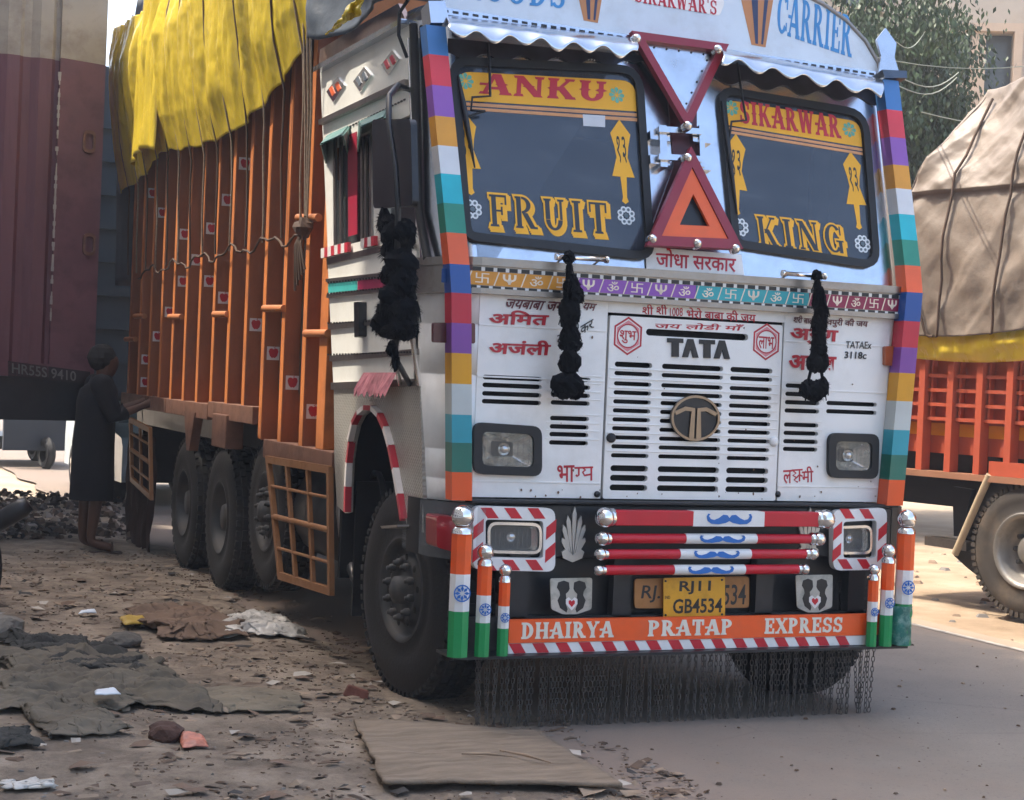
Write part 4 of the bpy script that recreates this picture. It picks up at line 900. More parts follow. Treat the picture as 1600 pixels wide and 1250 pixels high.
# wheels
def tyre_prof(w_, Ro, Ri):
    return [(0, Ri), (.01, Ri+.02), (.0, Ri+.08), (-.008, (Ri+Ro)/2), (.008, Ro-.06), (.03, Ro-.018), (.05, Ro-.004), (.055, Ro), (w_-.055, Ro), (w_-.05, Ro-.004), (w_-.03, Ro-.018), (w_-.008, Ro-.06), (w_+.008, (Ri+Ro)/2), (w_, Ri+.08), (w_, Ri)]
def wheel(xo, y, z, w_=.27, Ro=.52, front=True, sgn=1, steer=0, block=False):
    """xo: x of the outer face; sgn +1 when the outer face looks to -x"""
    Ri = .27; h = thing_part('wheel', TR, (xo, y, z), steer)
    ax = (sgn, 0, 0); MB().lathe(tyre_prof(w_, Ro, Ri), (0, 0, 0), ax, 56).build('tyre', TYRE, h)
    t = MB(); N_ = 64 if not block else 44
    for i in range(N_):
        a = 2*math.pi*i/N_; rows_ = 4
        for j in range(rows_):
            u = .05+(w_-.1)*(j+.5)/rows_; aa = a+(j % 2)*math.pi/N_*.8; rr = Ro+.003
            rot = Matrix.Rotation(aa, 3, 'X'); c = rot @ Vector((u*sgn, 0, rr)); t.box(c, ((w_-.1)/rows_*.84, 2*math.pi*Ro/N_*.82, .016), rot)
    for i in range(N_*1):
        a = 2*math.pi*i/N_; rot = Matrix.Rotation(a, 3, 'X'); t.box(rot @ Vector((.028*sgn, 0, Ro-.022)), (.03, 2*math.pi*Ro/N_*.55, .026), rot)
    t.build('tread', TYRE, h, kind='stuff')
    if front: pr = [(.0, Ri), (-.005, Ri-.01), (.02, Ri-.03), (.07, Ri-.05), (.06, .19), (.015, .17), (.01, .15), (.03, .12), (.03, .075), (-.03, .07), (-.035, .05), (-.045, .045), (-.045, .0)]
    else: pr = [(.0, Ri), (.0, Ri-.01), (.03, Ri-.03), (.1, Ri-.045), (.14, .2), (.15, .15), (.15, .11), (.05, .1), (.03, .09), (.03, 0)]
    rim = MB().lathe(pr, (0, 0, 0), ax, 40).build('rim', RIM, h)
    n_ = 10 if front else 8; Rb = .14 if front else .16; d = .005 if front else .15; dd = -.05 if front else .09
    nuts = MB()
    for i in range(n_):
        a = 2*math.pi*(i+.3)/n_; c = (0, Rb*math.cos(a), Rb*math.sin(a)); nuts.lathe([(d, .021), (dd+.03, .021), (dd+.03, .013), (dd+.012, .012), (dd+.012, 0)], c, ax, 8)
    nuts.build('wheel_nut', RIM, h, kind='stuff')
    if front:
        hh = MB()
        for i in range(10): 
            a = 2*math.pi*(i+.8)/10; hh.lathe([(.012, .018), (.0105, 0)], (0, .175*math.cos(a), .175*math.sin(a)), ax, 10)
        hh.build('vent_hole', DARK, h, kind='stuff')
    return h
def thing_part(name, parent, loc, rz=0):
    o = bpy.data.objects.new(name, None); COL.objects.link(o); o.location = loc; o.rotation_euler = (0, 0, rz); o.parent = parent; return o
wheel(-1.215, .72, .55, w_=.3, Ro=.555, steer=R(6)); wheel(1.13, .56, .55, w_=.3, Ro=.555, sgn=-1, steer=R(6))
for y in (4.98, 6.3):
    wheel(-1.2, y, .54, front=False, Ro=.54, block=True); wheel(-.9, y, .54, front=False, Ro=.53); wheel(1.24, y, .54, front=False, sgn=-1, Ro=.54)
wheel(-1.2, 3.62, .7, front=True, Ro=.52); wheel(1.24, 3.62, .7, front=True, sgn=-1)
part('axle', MB().tube([(-1, 4.98, .54), (1, 4.98, .54)], .1, 8).tube([(-1, 6.3, .54), (1, 6.3, .54)], .1, 8).tube([(-1, 3.62, .7), (1, 3.62, .7)], .06, 8).tube([(-1, .76, .52), (1, .76, .52)], .06, 8), BLACK)
part('mudflap', MB().bb((-1.22, 1.52, .3), (-.9, 1.545, 1.05)), RUBB)
part('mudguard', MB().tube([(-1.1, 1.55+.5*math.cos(R(a))*.4, .75+.35*math.sin(R(a))) for a in range(0, 181, 20)], .02, 5), RUBB)
# ---- bumper
mb = MB(); mb.bb((-1.12, -.06, .8), (1.22, .3, 1.06)); mb.bb((-.9, .0, .42), (1.1, .06, .8)); part('bumper', mb, BLACK, bevel=.01)
rings = []
for z in (.79, .8, 1.05, 1.06): rings.append([(-1.12-.2*math.sin(R(a)), -.06+.42*(1-math.cos(R(a))), z) for a in range(0, 91, 10)])
lb = loft(rings, BLACK, 'bumper_corner')
loft([[(.1-p[0], p[1], p[2]) for p in r_] for r_ in rings], BLACK, 'bumper_corner')
part('bumper_lip', MB().bb((-1.16, -.09, 1.062), (1.24, .0, 1.078)), RUBB, bevel=.004)
part('corner_lamp', MB().prism(rnd(FR.P([(672, 803), (708, 806), (708, 862), (672, 852)]), .02), -.06, .09), mat('tail_red', '#8c1522', .3, coat=.5), FR.M(), .01)
part('plastic_cover', MB().add([(-1.32, .42, .8), (-1.3, .1, .79), (-1.2, -.08, .79), (-1.1, -.13, .8), (-1.1, -.13, 1.04), (-1.2, -.08, 1.06), (-1.3, .1, 1.06), (-1.32, .42, 1.04)], [(0, 1, 6, 7), (1, 2, 5, 6), (2, 3, 4, 5)]), mat('clear_plastic', '#aab0b4', .15, alpha=.22, spec=.8))
# lamps framed in red and white
for k, q in enumerate(([(738, 790), (866, 794), (866, 893), (738, 890)], [(1300, 797), (1384, 793), (1382, 890), (1300, 891)])):
    Q = BU.P(q, .0); o = rnd(Q, .045); inn = rnd(inset(Q, .062), .02); h = MB().prism(o, -.03, .012, [inn]).build('fog_lamp_surround', PWH, TR, BU.M(), .003)
    xs = [p[0] for p in Q]; zs_ = [p[1] for p in Q]; x0_, x1_, z0_, z1_ = min(xs)+.006, max(xs)-.006, min(zs_)+.008, max(zs_)-.008
    mb = MB(); wI = .05; st = .075; n_ = int((x1_-x0_)/st/2)+1
    for i in range(n_):
        x = x0_+.03+i*st*1.6; s = .04
        for (za, zb) in ((z1_-wI, z1_), (z0_, z0_+wI)):
            if x+st*.8+s < x1_: mb.prism([(x+s, za), (x+s+st*.75, za), (x+st*.75, zb), (x, zb)], .012, .0135)
    for (xa, xb, dr) in ((x0_, x0_+wI, 1), (x1_-wI, x1_, 1)):
        for i in range(2):
            z = z0_+.035+i*.11; mb.prism([(xa, z), (xb, z+.04), (xb, z+.1), (xa, z+.06)], .012, .0138)
    mb.build('red_stripe', RED, h, BU.M())
    qq = [(761, 815), (846, 817), (846, 866), (761, 864)] if k == 0 else [(1306, 822), (1362, 820), (1362, 866), (1306, 866)]
    headlamp(BU, qq, -.02, .014, STEEL, 'fog_lamp')
# silver leaf ornaments
def leafs(c, s=1.0):
    mb = MB()
    for a, L in ((-50, .1), (-32, .16), (-16, .2), (0, .24), (16, .2), (32, .16), (50, .1)):
        d = Vector((math.sin(R(a*.55)), math.cos(R(a*.55)))); n_ = Vector((d.y, -d.x)); b = Vector((c[0]+a*.0003, c[1]))
        mb.prism([tuple(b), tuple(b+d*L*.5+n_*.009), tuple(b+d*L*.85+n_*.011), tuple(b+d*L), tuple(b+d*L*.85-n_*.011), tuple(b+d*L*.5-n_*.009)][::-1], -.04, -.028)
    for s_ in (-1, 1): mb.prism([(c[0], c[1]-.03), (c[0]+s_*.05, c[1]-.01), (c[0]+s_*.06, c[1]+.02), (c[0]+s_*.04, c[1]+.035), (c[0], c[1]+.005)], -.04, -.029)
    return mb.build('leaf_ornament', mat('silver_paint', '#b9b8b4', .35, .5), TR, BU.M(), .002)
leafs(BU.at(899, 870)); leafs(BU.at(1268, 866))
# four red bars with chrome balls and a blue moustache
for i, (yl, yr, xl, xr, h) in enumerate(((808, 812, 958, 1275, 24), (838, 845, 952, 1266, 15), (862, 869, 948, 1258, 15), (887, 893, 945, 1246, 15))):
    A, B = BU.W(xl, yl, .07), BU.W(xr, yr, .07); z = (A.z+B.z)/2; r = .036 if i == 0 else .024; hb = MB()
    if i == 0: hb.bb((A.x, -.2, z-.036), (B.x, -.13, z+.036))
    else: hb.tube([(A.x, -.17, z), (B.x, -.17, z)], r, 16)
    bar = hb.build('bull_bar', RED, TR, bevel=.004 if i == 0 else 0)
    xw0, xw1 = BU.at(1068-8*i, 815)[0], BU.at(1178-8*i, 815)[0]; wm = MB()
    if i == 0: wm.bb((xw0, -.2015, z-.037), (xw1, -.129, z+.037))
    else: wm.tube([(xw0, -.17, z), (xw1, -.17, z)], r+.0015, 16)
    wm.build('white_sleeve', PWH, bar)
    m2 = MB(); c = ((xw0+xw1)/2, z); hw_ = .125; yy = .104 if i == 0 else .098
    for s in (-1, 1):
        P = [(0, .004), (.012, .016), (.035, .018), (.06, .004), (.085, -.004), (.105, .0), (.116, .012), (.108, .02), (.12, .022), (.128, .01), (.122, -.008), (.1, -.02), (.06, -.022), (.02, -.016), (0, -.008)]
        P = [(c[0]+s*x*1.0, c[1]+y*(1.2 if i == 0 else .85)) for x, y in P]; m2.prism(P if s < 0 else P[::-1], yy-.01, yy)
    m2.build('moustache', BLUE, bar, BU.M())
    rb = (.05, .037, .031, .027)[i]
    for xx, dx in ((A.x-.02, -1), (B.x+.02, 1)):
        MB().ball((xx+dx*rb*.6, -.18, z), rb, 18).build('chrome_ball', CHROME, bar); MB().lathe([(0, rb*.9), (.02, rb*.9), (.03, rb*.5)], (xx+dx*.0, -.17, z), (-dx, 0, 0), 14).build('ball_collar', CHROME, bar)
# number plates
YP = mat('plate_yellow', '#dba01c', .45, var=.05, dirt='#6a4d1c', dsc=9, damt=.35)
op = part('number_plate', MB().prism(rnd(BU.P([(993, 905), (1172, 901), (1172, 950), (993, 951)], .02), .02), .0, .01), mat('plate_old', '#a06f3b', .6, var=.2, dirt='#59431f', dsc=8, damt=.4), BU.M(), label='old brown number plate half hidden behind the yellow one')
m2 = MB(); text(m2, 'RJ.1', bx(BU, (1002, 942), (1042, 942), (1006, 915), .02), .0102, .001, .01); text(m2, '534', bx(BU, (1130, 946), (1166, 945), (1132, 914), .02), .0102, .001, .01); m2.build('lettering', BLACK, op, BU.M())
yp = part('number_plate', MB().prism(rnd(BU.P([(1036, 903), (1132, 901), (1132, 965), (1036, 966)], .03), .008), .03, .036), YP, BU.M(), label='yellow number plate with black lettering')
m2 = MB(); text(m2, 'RJ11', bx(BU, (1061, 929), (1110, 928), (1062, 908), .036), .0362, .001, .02); text(m2, 'GB4534', bx(BU, (1051, 959), (1128, 957), (1052, 936), .036), .0362, .001, .02); text(m2, 'IND', bx(BU, (1039, 936), (1047, 936), (1039, 931), .036), .0362, .001, .0)
m2.build('lettering', BLACK, yp, BU.M())
m2 = MB()
for p in ((1040, 908), (1128, 906), (1040, 961), (1128, 960)): m2.lathe([(0, .006), (.004, .005), (.005, 0)], BU.W(*p, .036), BU.n, 8)
m2.build('plate_screw', BLACK, yp)
# silhouettes with a heart
for (x0, y0, x1, y1) in ((860, 904, 926, 960), (1244, 899, 1302, 957)):
    Q = BU.P([(x0, y0), (x1, y0-1), (x1-1, y1-8), (x0+42*(x1-x0)/66, y1), (x0+20*(x1-x0)/66, y1), (x0+2, y1-8)], .02)
    pt = part('couple_plate', MB().prism(rnd(Q, .012, 3), .01, .016), mat('plate_worn', '#b9b6aa', .6, var=.12, dirt='#3d4a3c', dsc=11, damt=.6), BU.M())
    cx = (x0+x1)/2; m2 = MB()
    for s in (-1, 1):
        P = [(4, -50), (12, -53), (21, -50), (23, -42), (19, -36), (18, -30), (22, -22), (18, -10), (8, -3), (6, -8), (9, -16), (8, -24), (9, -32), (5, -36), (3, -40)]
        P = [(cx+s*x*(x1-x0)/66, y1+y) for x, y in P]; P = BU.P(P, .016); m2.prism(P, .0162, .0172)
    m2.build('silhouette', BLACK, pt, BU.M())
    def heart(k): return BU.P([(cx+x*k, y1-18+y*k) for x, y in ((0, 8), (-6, 1), (-6, -4), (-3, -6), (0, -3), (3, -6), (6, -4), (6, 1))], .016)
    MB().prism(heart(1.5), .0175, .0182).build('heart_surround', PWH, pt, BU.M()); MB().prism(heart(.8), .0184, .0192).build('heart', RED, pt, BU.M())
# orange board with the name, striped strip, tray
oz1, oz0 = BU.at(1075, 960)[1], BU.at(1075, 994)[1]
ox0, ox1 = BU.at(768, 985)[0], BU.at(1402, 985)[0]
ob = part('name_board', MB().prism([(BU.at(784, 985)[0], oz0), (BU.at(1362, 970)[0], oz0), (BU.at(1362, 970)[0], oz1), (BU.at(784, 985)[0], oz1)], .06, .09), ORG, BU.M(), .003)
m2 = MB()
for s, a, b in (('DHAIRYA', 814, 958), ('PRATAP', 1012, 1144), ('EXPRESS', 1194, 1316)):
    yb = lambda x: 990-(x-814)*.012-.0; m2_ = (BU.at(a, yb(a), .09), BU.at(b, yb(b), .09), BU.at(a, yb(a)-25, .09))
    xa, xb = m2_[0][0], m2_[1][0]; serif(m2, s, ((xa, oz0+.02), (xb, oz0+.02), (xa, oz1-.014)), .0902, .0012, .025, gap=.1)
    m2.build('lettering', mat('cream_letters', '#e2dccd', .5, var=.05), ob, BU.M()); m2 = MB()
sx_ = BU.at(784, 1000)[0]; ex_ = BU.at(1340, 985)[0]; sb = part('striped_strip', MB().prism([(sx_, oz0-.05), (ex_, oz0-.05), (ex_, oz0-.002), (sx_, oz0-.002)], .065, .085), PWH, BU.M())
m2 = MB(); x = sx_
while x < ex_-.12: m2.prism([(x+.03, oz0-.049), (x+.09, oz0-.049), (x+.06, oz0-.003), (x, oz0-.003)], .085, .0862); x += .12
m2.build('red_stripe', RED, sb, BU.M())
part('bumper_tray', MB().bb((BU.at(710, 1010, .14)[0], -.24, oz0-.065), (BU.at(1419, 1000, .14)[0], .0, oz0-.052)), BLACK)
part('bumper_under_beam', MB().bb((-1.16, -.09, oz0-.05), (1.28, -.04, oz1)), BLACK)
for x in (-.9, -.35, .45, 1.0): part('bumper_bracket', MB().bb((x-.05, -.09, .5), (x+.05, -.03, .82)), BLACK)
# tricolour posts with chrome balls, three on each side
def tpost(px, ytop, ybot, r, n0, side):
    a = BU.W(px, ytop, n0); z1_, z0_ = a.z, oz0-.05; b = BU.W(px, ybot, n0); t = thing_part('tricolour_post', TR, (a.x, a.y, z0_)); H = z1_-z0_
    hr = H
    for (u0, u1, m_) in ((0, .37, GREEN), (.37, .67, PWH), (.67, 1, ORG)):
        MB().tube([(0, 0, H*u0), (0, 0, H*u1)], r*(1+.01*u0), 8, sm=False).build('post_band', m_, t)
    MB().ball((0, 0, H+.02+r*1.05), r*1.08, 16).build('chrome_ball', CHROME, t); MB().lathe([(0, r*1.06), (.018, r), (.03, r*.7)], (0, 0, H-.004), (0, 0, 1), 14).build('ball_collar', CHROME, t)
    m2 = MB(); c = Vector((-math.sin(YAW)*.35, -1, 0)).normalized(); pl = PL(c*(r+.002)+Vector((0, 0, H*.52)), (-c.y, c.x, 0), (0, 0, 1))
    for k in range(8):
        a_ = R(45*k); d = Vector((math.cos(a_), math.sin(a_))); n_ = Vector((-d.y, d.x)); q = r*.72
        P = [tuple(d*q*.25), tuple(d*q*.6+n_*q*.2), tuple(d*q), tuple(d*q*.6-n_*q*.2)]; m2.prism(P[::-1], .0, .0015+.0001*k)
    m2.prism(circ((0, 0), r*.8, 20), .0, .0012, [circ((0, 0), r*.68, 20)]); m2.build('flower_mark', BLUE, t, pl.M())
for (px, yt, yb, r) in ((722, 832, 1010, .05), (758, 882, 1012, .036), (789, 908, 1012, .028)): tpost(px, yt, yb, r, .12 if r > .045 else .13, 0)
for (px, yt, yb, r) in ((1416, 832, 998, .046), (1388, 878, 998, .034), (1365, 905, 998, .027)): tpost(px, yt, yb, r, .12 if r > .04 else .13, 1)
a = BU.W(1406, 975, .12); mb = MB()
for i in range(16):
    rr = [.05+.008*math.sin(i*2.1)]*1
rg = [[(a.x+(.055+.01*math.sin(3*k+j*1.7)+.006*random.random())*math.cos(2*math.pi*k/14), a.y+(.055+.01*math.sin(3*k+j))*math.sin(2*math.pi*k/14), oz0-.045+.2*j/9) for k in range(15)] for j in range(10)]
wrap = loft(rg, mat('green_plastic_wrap', '#1f6f66', .35, var=.4, sc_=14, dirt='#b9d4c8', dsc=16, damt=.5), 'post_wrapping')
# fringe of chains under the bumper
def chainmesh(nl, name):
    mb = MB(); z = 0; 
    for i in range(nl):
        pts = []
        for k in range(8):
            a_ = 2*math.pi*k/8; x = .0085*math.cos(a_); zz = .0165*math.sin(a_)
            pts.append((x, 0, z-.016+zz) if i % 2 == 0 else (0, x, z-.016+zz))
        mb.tube(pts, .0023, 4, close=True); z -= .0265
    o = mb.build(name, mat('chain_steel', '#625d59', .5, .6, var=.3), TR); return o
ch = [chainmesh(n_, 'hanging_chain') for n_ in (13, 14, 12)]
xc0, xc1 = BU.at(748, 1020, .05)[0], BU.at(1368, 1010, .05)[0]; NCH = 104
for i in range(NCH):
    o = ch[i] if i < 3 else ch[i % 3].copy()
    if i >= 3: COL.objects.link(o); o.parent = TR
    rn = random.Random(i); o.location = (xc0+(xc1-xc0)*(i+.25*rn.uniform(-1, 1))/(NCH-1), -.13+rn.uniform(-.012, .012), oz0-.066+.0)
    o.rotation_euler = (R(rn.uniform(-1.5, 1.5)), R(rn.uniform(-3, 3)*(1.6 if i > 60 else 1)), R(rn.uniform(-40, 40)))

# ---- cargo body
OP = mat('body_orange_shaded', '#8f4f2a', .5, var=.12, sc_=3, dirt='#452619', dsc=2.6, damt=.7, stretch=(1, 1, .35)); OP2 = mat('body_orange_sunlit', '#c27339', .55, var=.15, sc_=2, dirt='#643219', dsc=3, damt=.5)  # one orange with the light painted in: shaded ribs, sunlit outer faces
YB0, YB1 = 2.18, 8.78
mb = MB(); mb.bb((-1.17, YB0, 1.33), (-1.13, YB1, 3.9)); mb.bb((1.2, YB0, 1.33), (1.24, YB1, 3.9)); mb.bb((-1.17, YB0, 1.33), (1.24, YB0+.04, 3.9)); mb.bb((-1.17, YB1-.04, 1.33), (1.24, YB1, 3.9))
part('body_corner_post', MB().bb((-1.297, 1.96, 1.2), (-1.22, 2.12, 3.0)), OP2, bevel=.005)
# side boards: one plank each
part('body_wall', MB().bb((-1.13, YB0, 1.33), (1.24, YB0+.04, 3.9)).bb((1.2, YB0+.05, 1.33), (1.24, YB1, 3.9)).bb((-1.13, YB1-.04, 1.33), (1.24, YB1, 3.9)), OP2)
z = 1.32; k = 0
YBAND = mat('body_yellow', '#c98a22', .55, var=.1, dirt='#7a4a1c', dsc=4, damt=.4)
while z < 3.85:
    MB().bb((-1.175+.004*(k % 2), YB0, z+.005), (-1.135, YB1, z+.205)).build('side_board', YBAND if k == 1 else OP2, TR, bevel=.004); z += .21; k += 1
ribs = [2.39+.505*i for i in range(13)]
rm = None
for i, y in enumerate(ribs):
    z0_ = 1.19 if y < 3.6 else 1.34
    MB().bb((-1.3, y, z0_), (-1.178, y+.085, 3.95)).build('body_rib', OP, TR, bevel=.006)
    MB().bb((-1.303, y+.004, z0_+.01), (-1.3005, y+.081, 3.9)).build('rib_sunlit_face', OP2, TR)  # rib's outer face laid over in the sunlit tone
for y in (2.39+.505*3, 2.39+.505*6, 2.39+.505*9): pass
# horizontal rails
mb = MB(); mb.bb((-1.31, 3.62, 1.28), (-1.17, 5.0, 1.4)); part('base_rail', mb, mat('rail_rust', '#6e4a38', .7, var=.15, dirt='#3d2a20', dsc=8, damt=.5), bevel=.005)
part('base_rail', MB().bb((-1.31, 5.02, 1.26), (-1.17, 6.6, 1.38)), MATS['rail_rust'], bevel=.005); part('base_rail', MB().bb((-1.31, 6.62, 1.26), (-1.17, 8.8, 1.38)), MATS['rail_rust'], bevel=.005)
part('base_rail', MB().bb((-1.31, 1.72, 1.08), (-1.17, 3.3, 1.2)), MATS['rail_rust'], bevel=.005)
part('rail_bracket', MB().bb((-1.33, 4.3, 1.08), (-1.2, 4.75, 1.32)), MATS['rail_rust'], bevel=.01); part('rail_bracket', MB().add([(-1.32, 5.4, 1.3), (-1.32, 5.8, 1.3), (-1.32, 5.66, 1.0), (-1.32, 5.56, 1.0), (-1.25, 5.4, 1.3), (-1.25, 5.8, 1.3), (-1.25, 5.66, 1.0), (-1.25, 5.56, 1.0)], [(0, 3, 2, 1), (4, 5, 6, 7), (0, 4, 7, 3), (1, 2, 6, 5), (3, 7, 6, 2)]), MATS['rail_rust'])
for (x0, x1, y) in ((413, 444, 482), (478, 513, 521), (335, 356, 491), (265, 284, 495), (211, 226, 494), (466, 498, 340), (197, 212, 530)):
    a, b = SI.W(x0, y, .008), SI.W(x1, y, .008); part('side_rung', MB().tube([a, b], .024, 10), mat('rung_orange', '#a9683c', .6, var=.1))
# fruit stickers on the ribs
def apple(mb, c, s, mi=1):
    P = [(0, .32), (.14, .4), (.32, .36), (.4, .15), (.3, -.2), (.12, -.38), (0, -.34), (-.12, -.38), (-.3, -.2), (-.4, .15), (-.32, .36), (-.14, .4)]
    mb.prism([(c[0]+x*s, c[1]+y*s) for x, y in P], .0012, .002, mi=mi); mb.prism([(c[0]+x*s, c[1]+y*s) for x, y in ((.02, .42), (.18, .62), (.1, .4))], .0012, .0021, mi=mi)
SW = mat('sticker_white', '#cfc6c4', .5, var=.05); SR = mat('sticker_red', '#b01c2c', .5)
for (px, py) in ((458, 598), (490, 643), (425, 552), (391, 507), (361, 466), (337, 440), (348, 312), (374, 255), (330, 357), (293, 440), (272, 488), (252, 526), (236, 562), (223, 597), (287, 366), (261, 333), (241, 302), (307, 406)):
    best = min(ribs, key=lambda y: abs((PL((0, y, 0), (1, 0, 0), (0, 0, 1)).at(px, py)[0])+1.24)); pl = PL((0, best-.001, 0), (1, 0, 0), (0, 0, 1)); c = pl.at(px, py); cx_ = -1.24; s = .044
    mb = MB().prism([(cx_-s, c[1]-s), (cx_+s, c[1]-s), (cx_+s, c[1]+s), (cx_-s, c[1]+s)], 0, .001); apple(mb, (cx_, c[1]), .082); mb.build('apple_sticker', [SW, SR], TR, pl.M())
for (px, py, w_, h) in ((508, 560, 8, 60), (452, 520, 7, 70), (413, 520, 6, 60)):
    plp = PL((-1.176, 0, 0), (0, -1, 0), (0, 0, 1)); Q = plp.P([(px-w_, py-h), (px+w_, py-h), (px+w_, py+h), (px-w_, py+h)]); mb = MB().prism(Q, 0, .003)
    part('side_poster', mb, mat('faded_print', '#b9a184', .6, var=.6, sc_=9, dirt='#9c3327', dsc=7, damt=.8), plp.M())
# guard panels between the axles, with shaped uprights
def guard(pl, q, ncol, nrow, name='side_guard'):
    GM = mat('guard_ochre', '#8a5c32', .6, var=.15, dirt='#46301f', dsc=6, damt=.5); Q = [Vector(p) for p in pl.P(q)]; f = lambda u, v: tuple((Q[3]*(1-u)+Q[2]*u)*(1-v)+(Q[0]*(1-u)+Q[1]*u)*v)
    g = thing_part(name, TR, (0, 0, 0)); o = [f(0, 0), f(1, 0), f(1, 1), f(0, 1)]
    MB().prism(o, .0, .03, [inset(o, .045)]).build('frame', GM, g, pl.M(), .004)
    for i in range(1, ncol):
        u = i/ncol; P = []; Pr = []
        for j in range(13):
            v = j/12; wv = .022 if abs(v*nrow-round(v*nrow)) < .12 else .013+.012*abs(math.sin(v*nrow*math.pi*2)); a_ = Vector(f(u, v)); P.append((a_.x-wv, a_.y)); Pr.append((a_.x+wv, a_.y))
        MB().prism(P+Pr[::-1], .004, .026).build('upright', GM, g, pl.M())
    for j in range(1, nrow*2):
        v = j/(nrow*2); th = .02 if j % 2 == 0 else .011; a_, b_ = Vector(f(.02, v)), Vector(f(.98, v)); MB().tube([pl.w(a_.x, a_.y, .016), pl.w(b_.x, b_.y, .016)], th, 6).build('cross_bar', GM, g)
guard(SI, [(421, 712), (521, 728), (523, 931), (441, 905)], 3, 2); guard(SI, [(206, 652), (238, 668), (240, 782), (208, 752)], 2, 2)
part('spare_pipe', MB().tube([SI.W(548, 745, -.1), SI.W(536, 752, -.1), SI.W(533, 800, -.1), SI.W(540, 860, -.1), SI.W(556, 905, -.1)], .03, 8), STEELR)
# ragged mud cloth behind the last axle
rg = []
for j in range(14):
    v = j/13; rg.append([(-1.26+.03*math.sin(k*1.7+j*.3)+.02*noise.noise(Vector((k*.5, j*.4, 2))), 7.3+.07*k, 1.0*(1-v)+.02+.03*math.sin(k*2.3)*v) for k in range(18)])
loft(rg, mat('ragged_brown_cloth', '#35221a', .95, var=.4, sc_=5, stretch=(1, 3, .3), bump=.5), 'mud_cloth')
# ================================================================= LOAD COVERS AND ROPES
def sheet(name, fn, nu, nv, m, label, cat, thick=.006):
    mb = MB(); vs = [fn(i/nu, j/nv) for j in range(nv+1) for i in range(nu+1)]
    mb.add(vs, [(j*(nu+1)+i, j*(nu+1)+i+1, (j+1)*(nu+1)+i+1, (j+1)*(nu+1)+i) for j in range(nv) for i in range(nu)], 0, True)
    o = mb.build(name, m, None); tag(o, label, cat)
    if thick: s = o.modifiers.new('solid', 'SOLIDIFY'); s.thickness = thick
    return o
YT = mat('yellow_tarpaulin', '#dcc23a', .22, var=.06, sc_=3, bump=.6, bs=4.5, bd=.05, stretch=(1, 1.6, .4), spec=.8, dirt='#b39a34', dsc=1.3, damt=.4)
low = [(2.2, 3.72), (2.36, 3.649), (2.9, 3.46), (3.4, 3.38), (4.15, 3.301), (5.0, 3.31), (5.98, 3.367), (6.9, 3.46), (7.2, 3.4), (7.7, 3.32), (8.3, 3.3), (8.95, 3.28), (9.2, 3.3)]
ZT = {}
def lowz(y):
    for (a, b), (c, d) in zip(low, low[1:]):
        if a <= y <= c: return b+(d-b)*(y-a)/(c-a)
    return low[-1][1]
ropeY = [2.5+.505*i*.92 for i in range(14)]
def ftar(u, v):
    y = 2.2+6.7*u; zb = lowz(y)+.012*math.sin(y*9); zt_ = 4.75+.1*math.sin(y*.8); z = zb+(zt_-zb)*v
    d = min(abs(y-r_) for r_ in ropeY); bulge = .03+.13*math.sin(min(1, v*1.15)*math.pi*.5)-.10*max(0, v-.75)*4*.6
    pin = math.exp(-(d/.06)**2)
    wr = .01*math.sin(y*11+2.5*math.sin(z*1.5+y*1.7))+.02*math.sin(y*17+z*1.3)*noise.noise(Vector((y, z*.7, 4)))+.025*noise.fractal(Vector((y*1.3, z*1.2, 0)), 1, 2.1, 6)+.034*noise.ridged_multi_fractal(Vector((y*3.0+z*.25, z*.55-y*.2, 3)), .9, 2.2, 6, 1, 2)
    return (-1.33-bulge-wr*min(1, v*3+.35)*(1-.4*pin)+.018*pin, y, z)
sheet('yellow_tarpaulin', ftar, 300, 90, YT, 'crumpled yellow tarpaulin roped over the load of the orange slatted body', 'tarpaulin')
def ffold(u, v):
    y = 6.6+1.0*u; z = 4.9-1.48*v+.04*math.sin(u*5); return (-1.44-.05*math.sin(u*math.pi)-.02*math.sin(u*25)-.05*v+.02*noise.noise(Vector((y*4, z*2, 0))), y, z)
sheet('tarpaulin_flap', ffold, 40, 40, YT, 'loose yellow tarpaulin fold hanging down near the back of the load', 'tarpaulin')
GT_ = mat('grey_tarpaulin', '#8d8781', .55, var=.15, sc_=2, bump=.5, bs=7, dirt='#5c564f', dsc=2, damt=.4)
def fgrey(u, v):
    y = 2.6+6.4*u; a = v*math.pi*.5; x = -1.42+1.5*(v); zt_ = 4.55+.45*math.sin(min(1, v*1.3)*math.pi/2)+.06*math.sin(y*2)+.05*noise.fractal(Vector((y, v*4, 7)), 1, 2, 4)
    edge = 4.45+.12*math.sin(y*1.3)+(y-5)*.07
    return (x, y, edge+(zt_+.2-edge)*math.sin(v*math.pi/2))
sheet('grey_tarpaulin', fgrey, 90, 40, GT_, 'pale grey tarpaulin covering the top of the load above the yellow one', 'tarpaulin')
part('load', MB().bb((-1.25, 2.6, 3.3), (1.22, 8.7, 4.7)), mat('load_sacks', '#4a4038', .9), bevel=.15) if False else tag(MB().bb((-1.2, 2.6, 1.4), (1.18, 8.65, 4.6)).build('load', mat('load_sacks', '#4a4038', .9), None, None, .12), 'brown load filling the orange body under the tarpaulins', 'cargo')
DT = mat('slate_tarpaulin', '#4a535d', .5, var=.2, sc_=3, bump=.5, bs=6)
SLP = [(462, -30), (478, 22), (492, 58), (506, 64), (530, 52), (556, 30), (590, 12), (625, -6), (660, -30)]
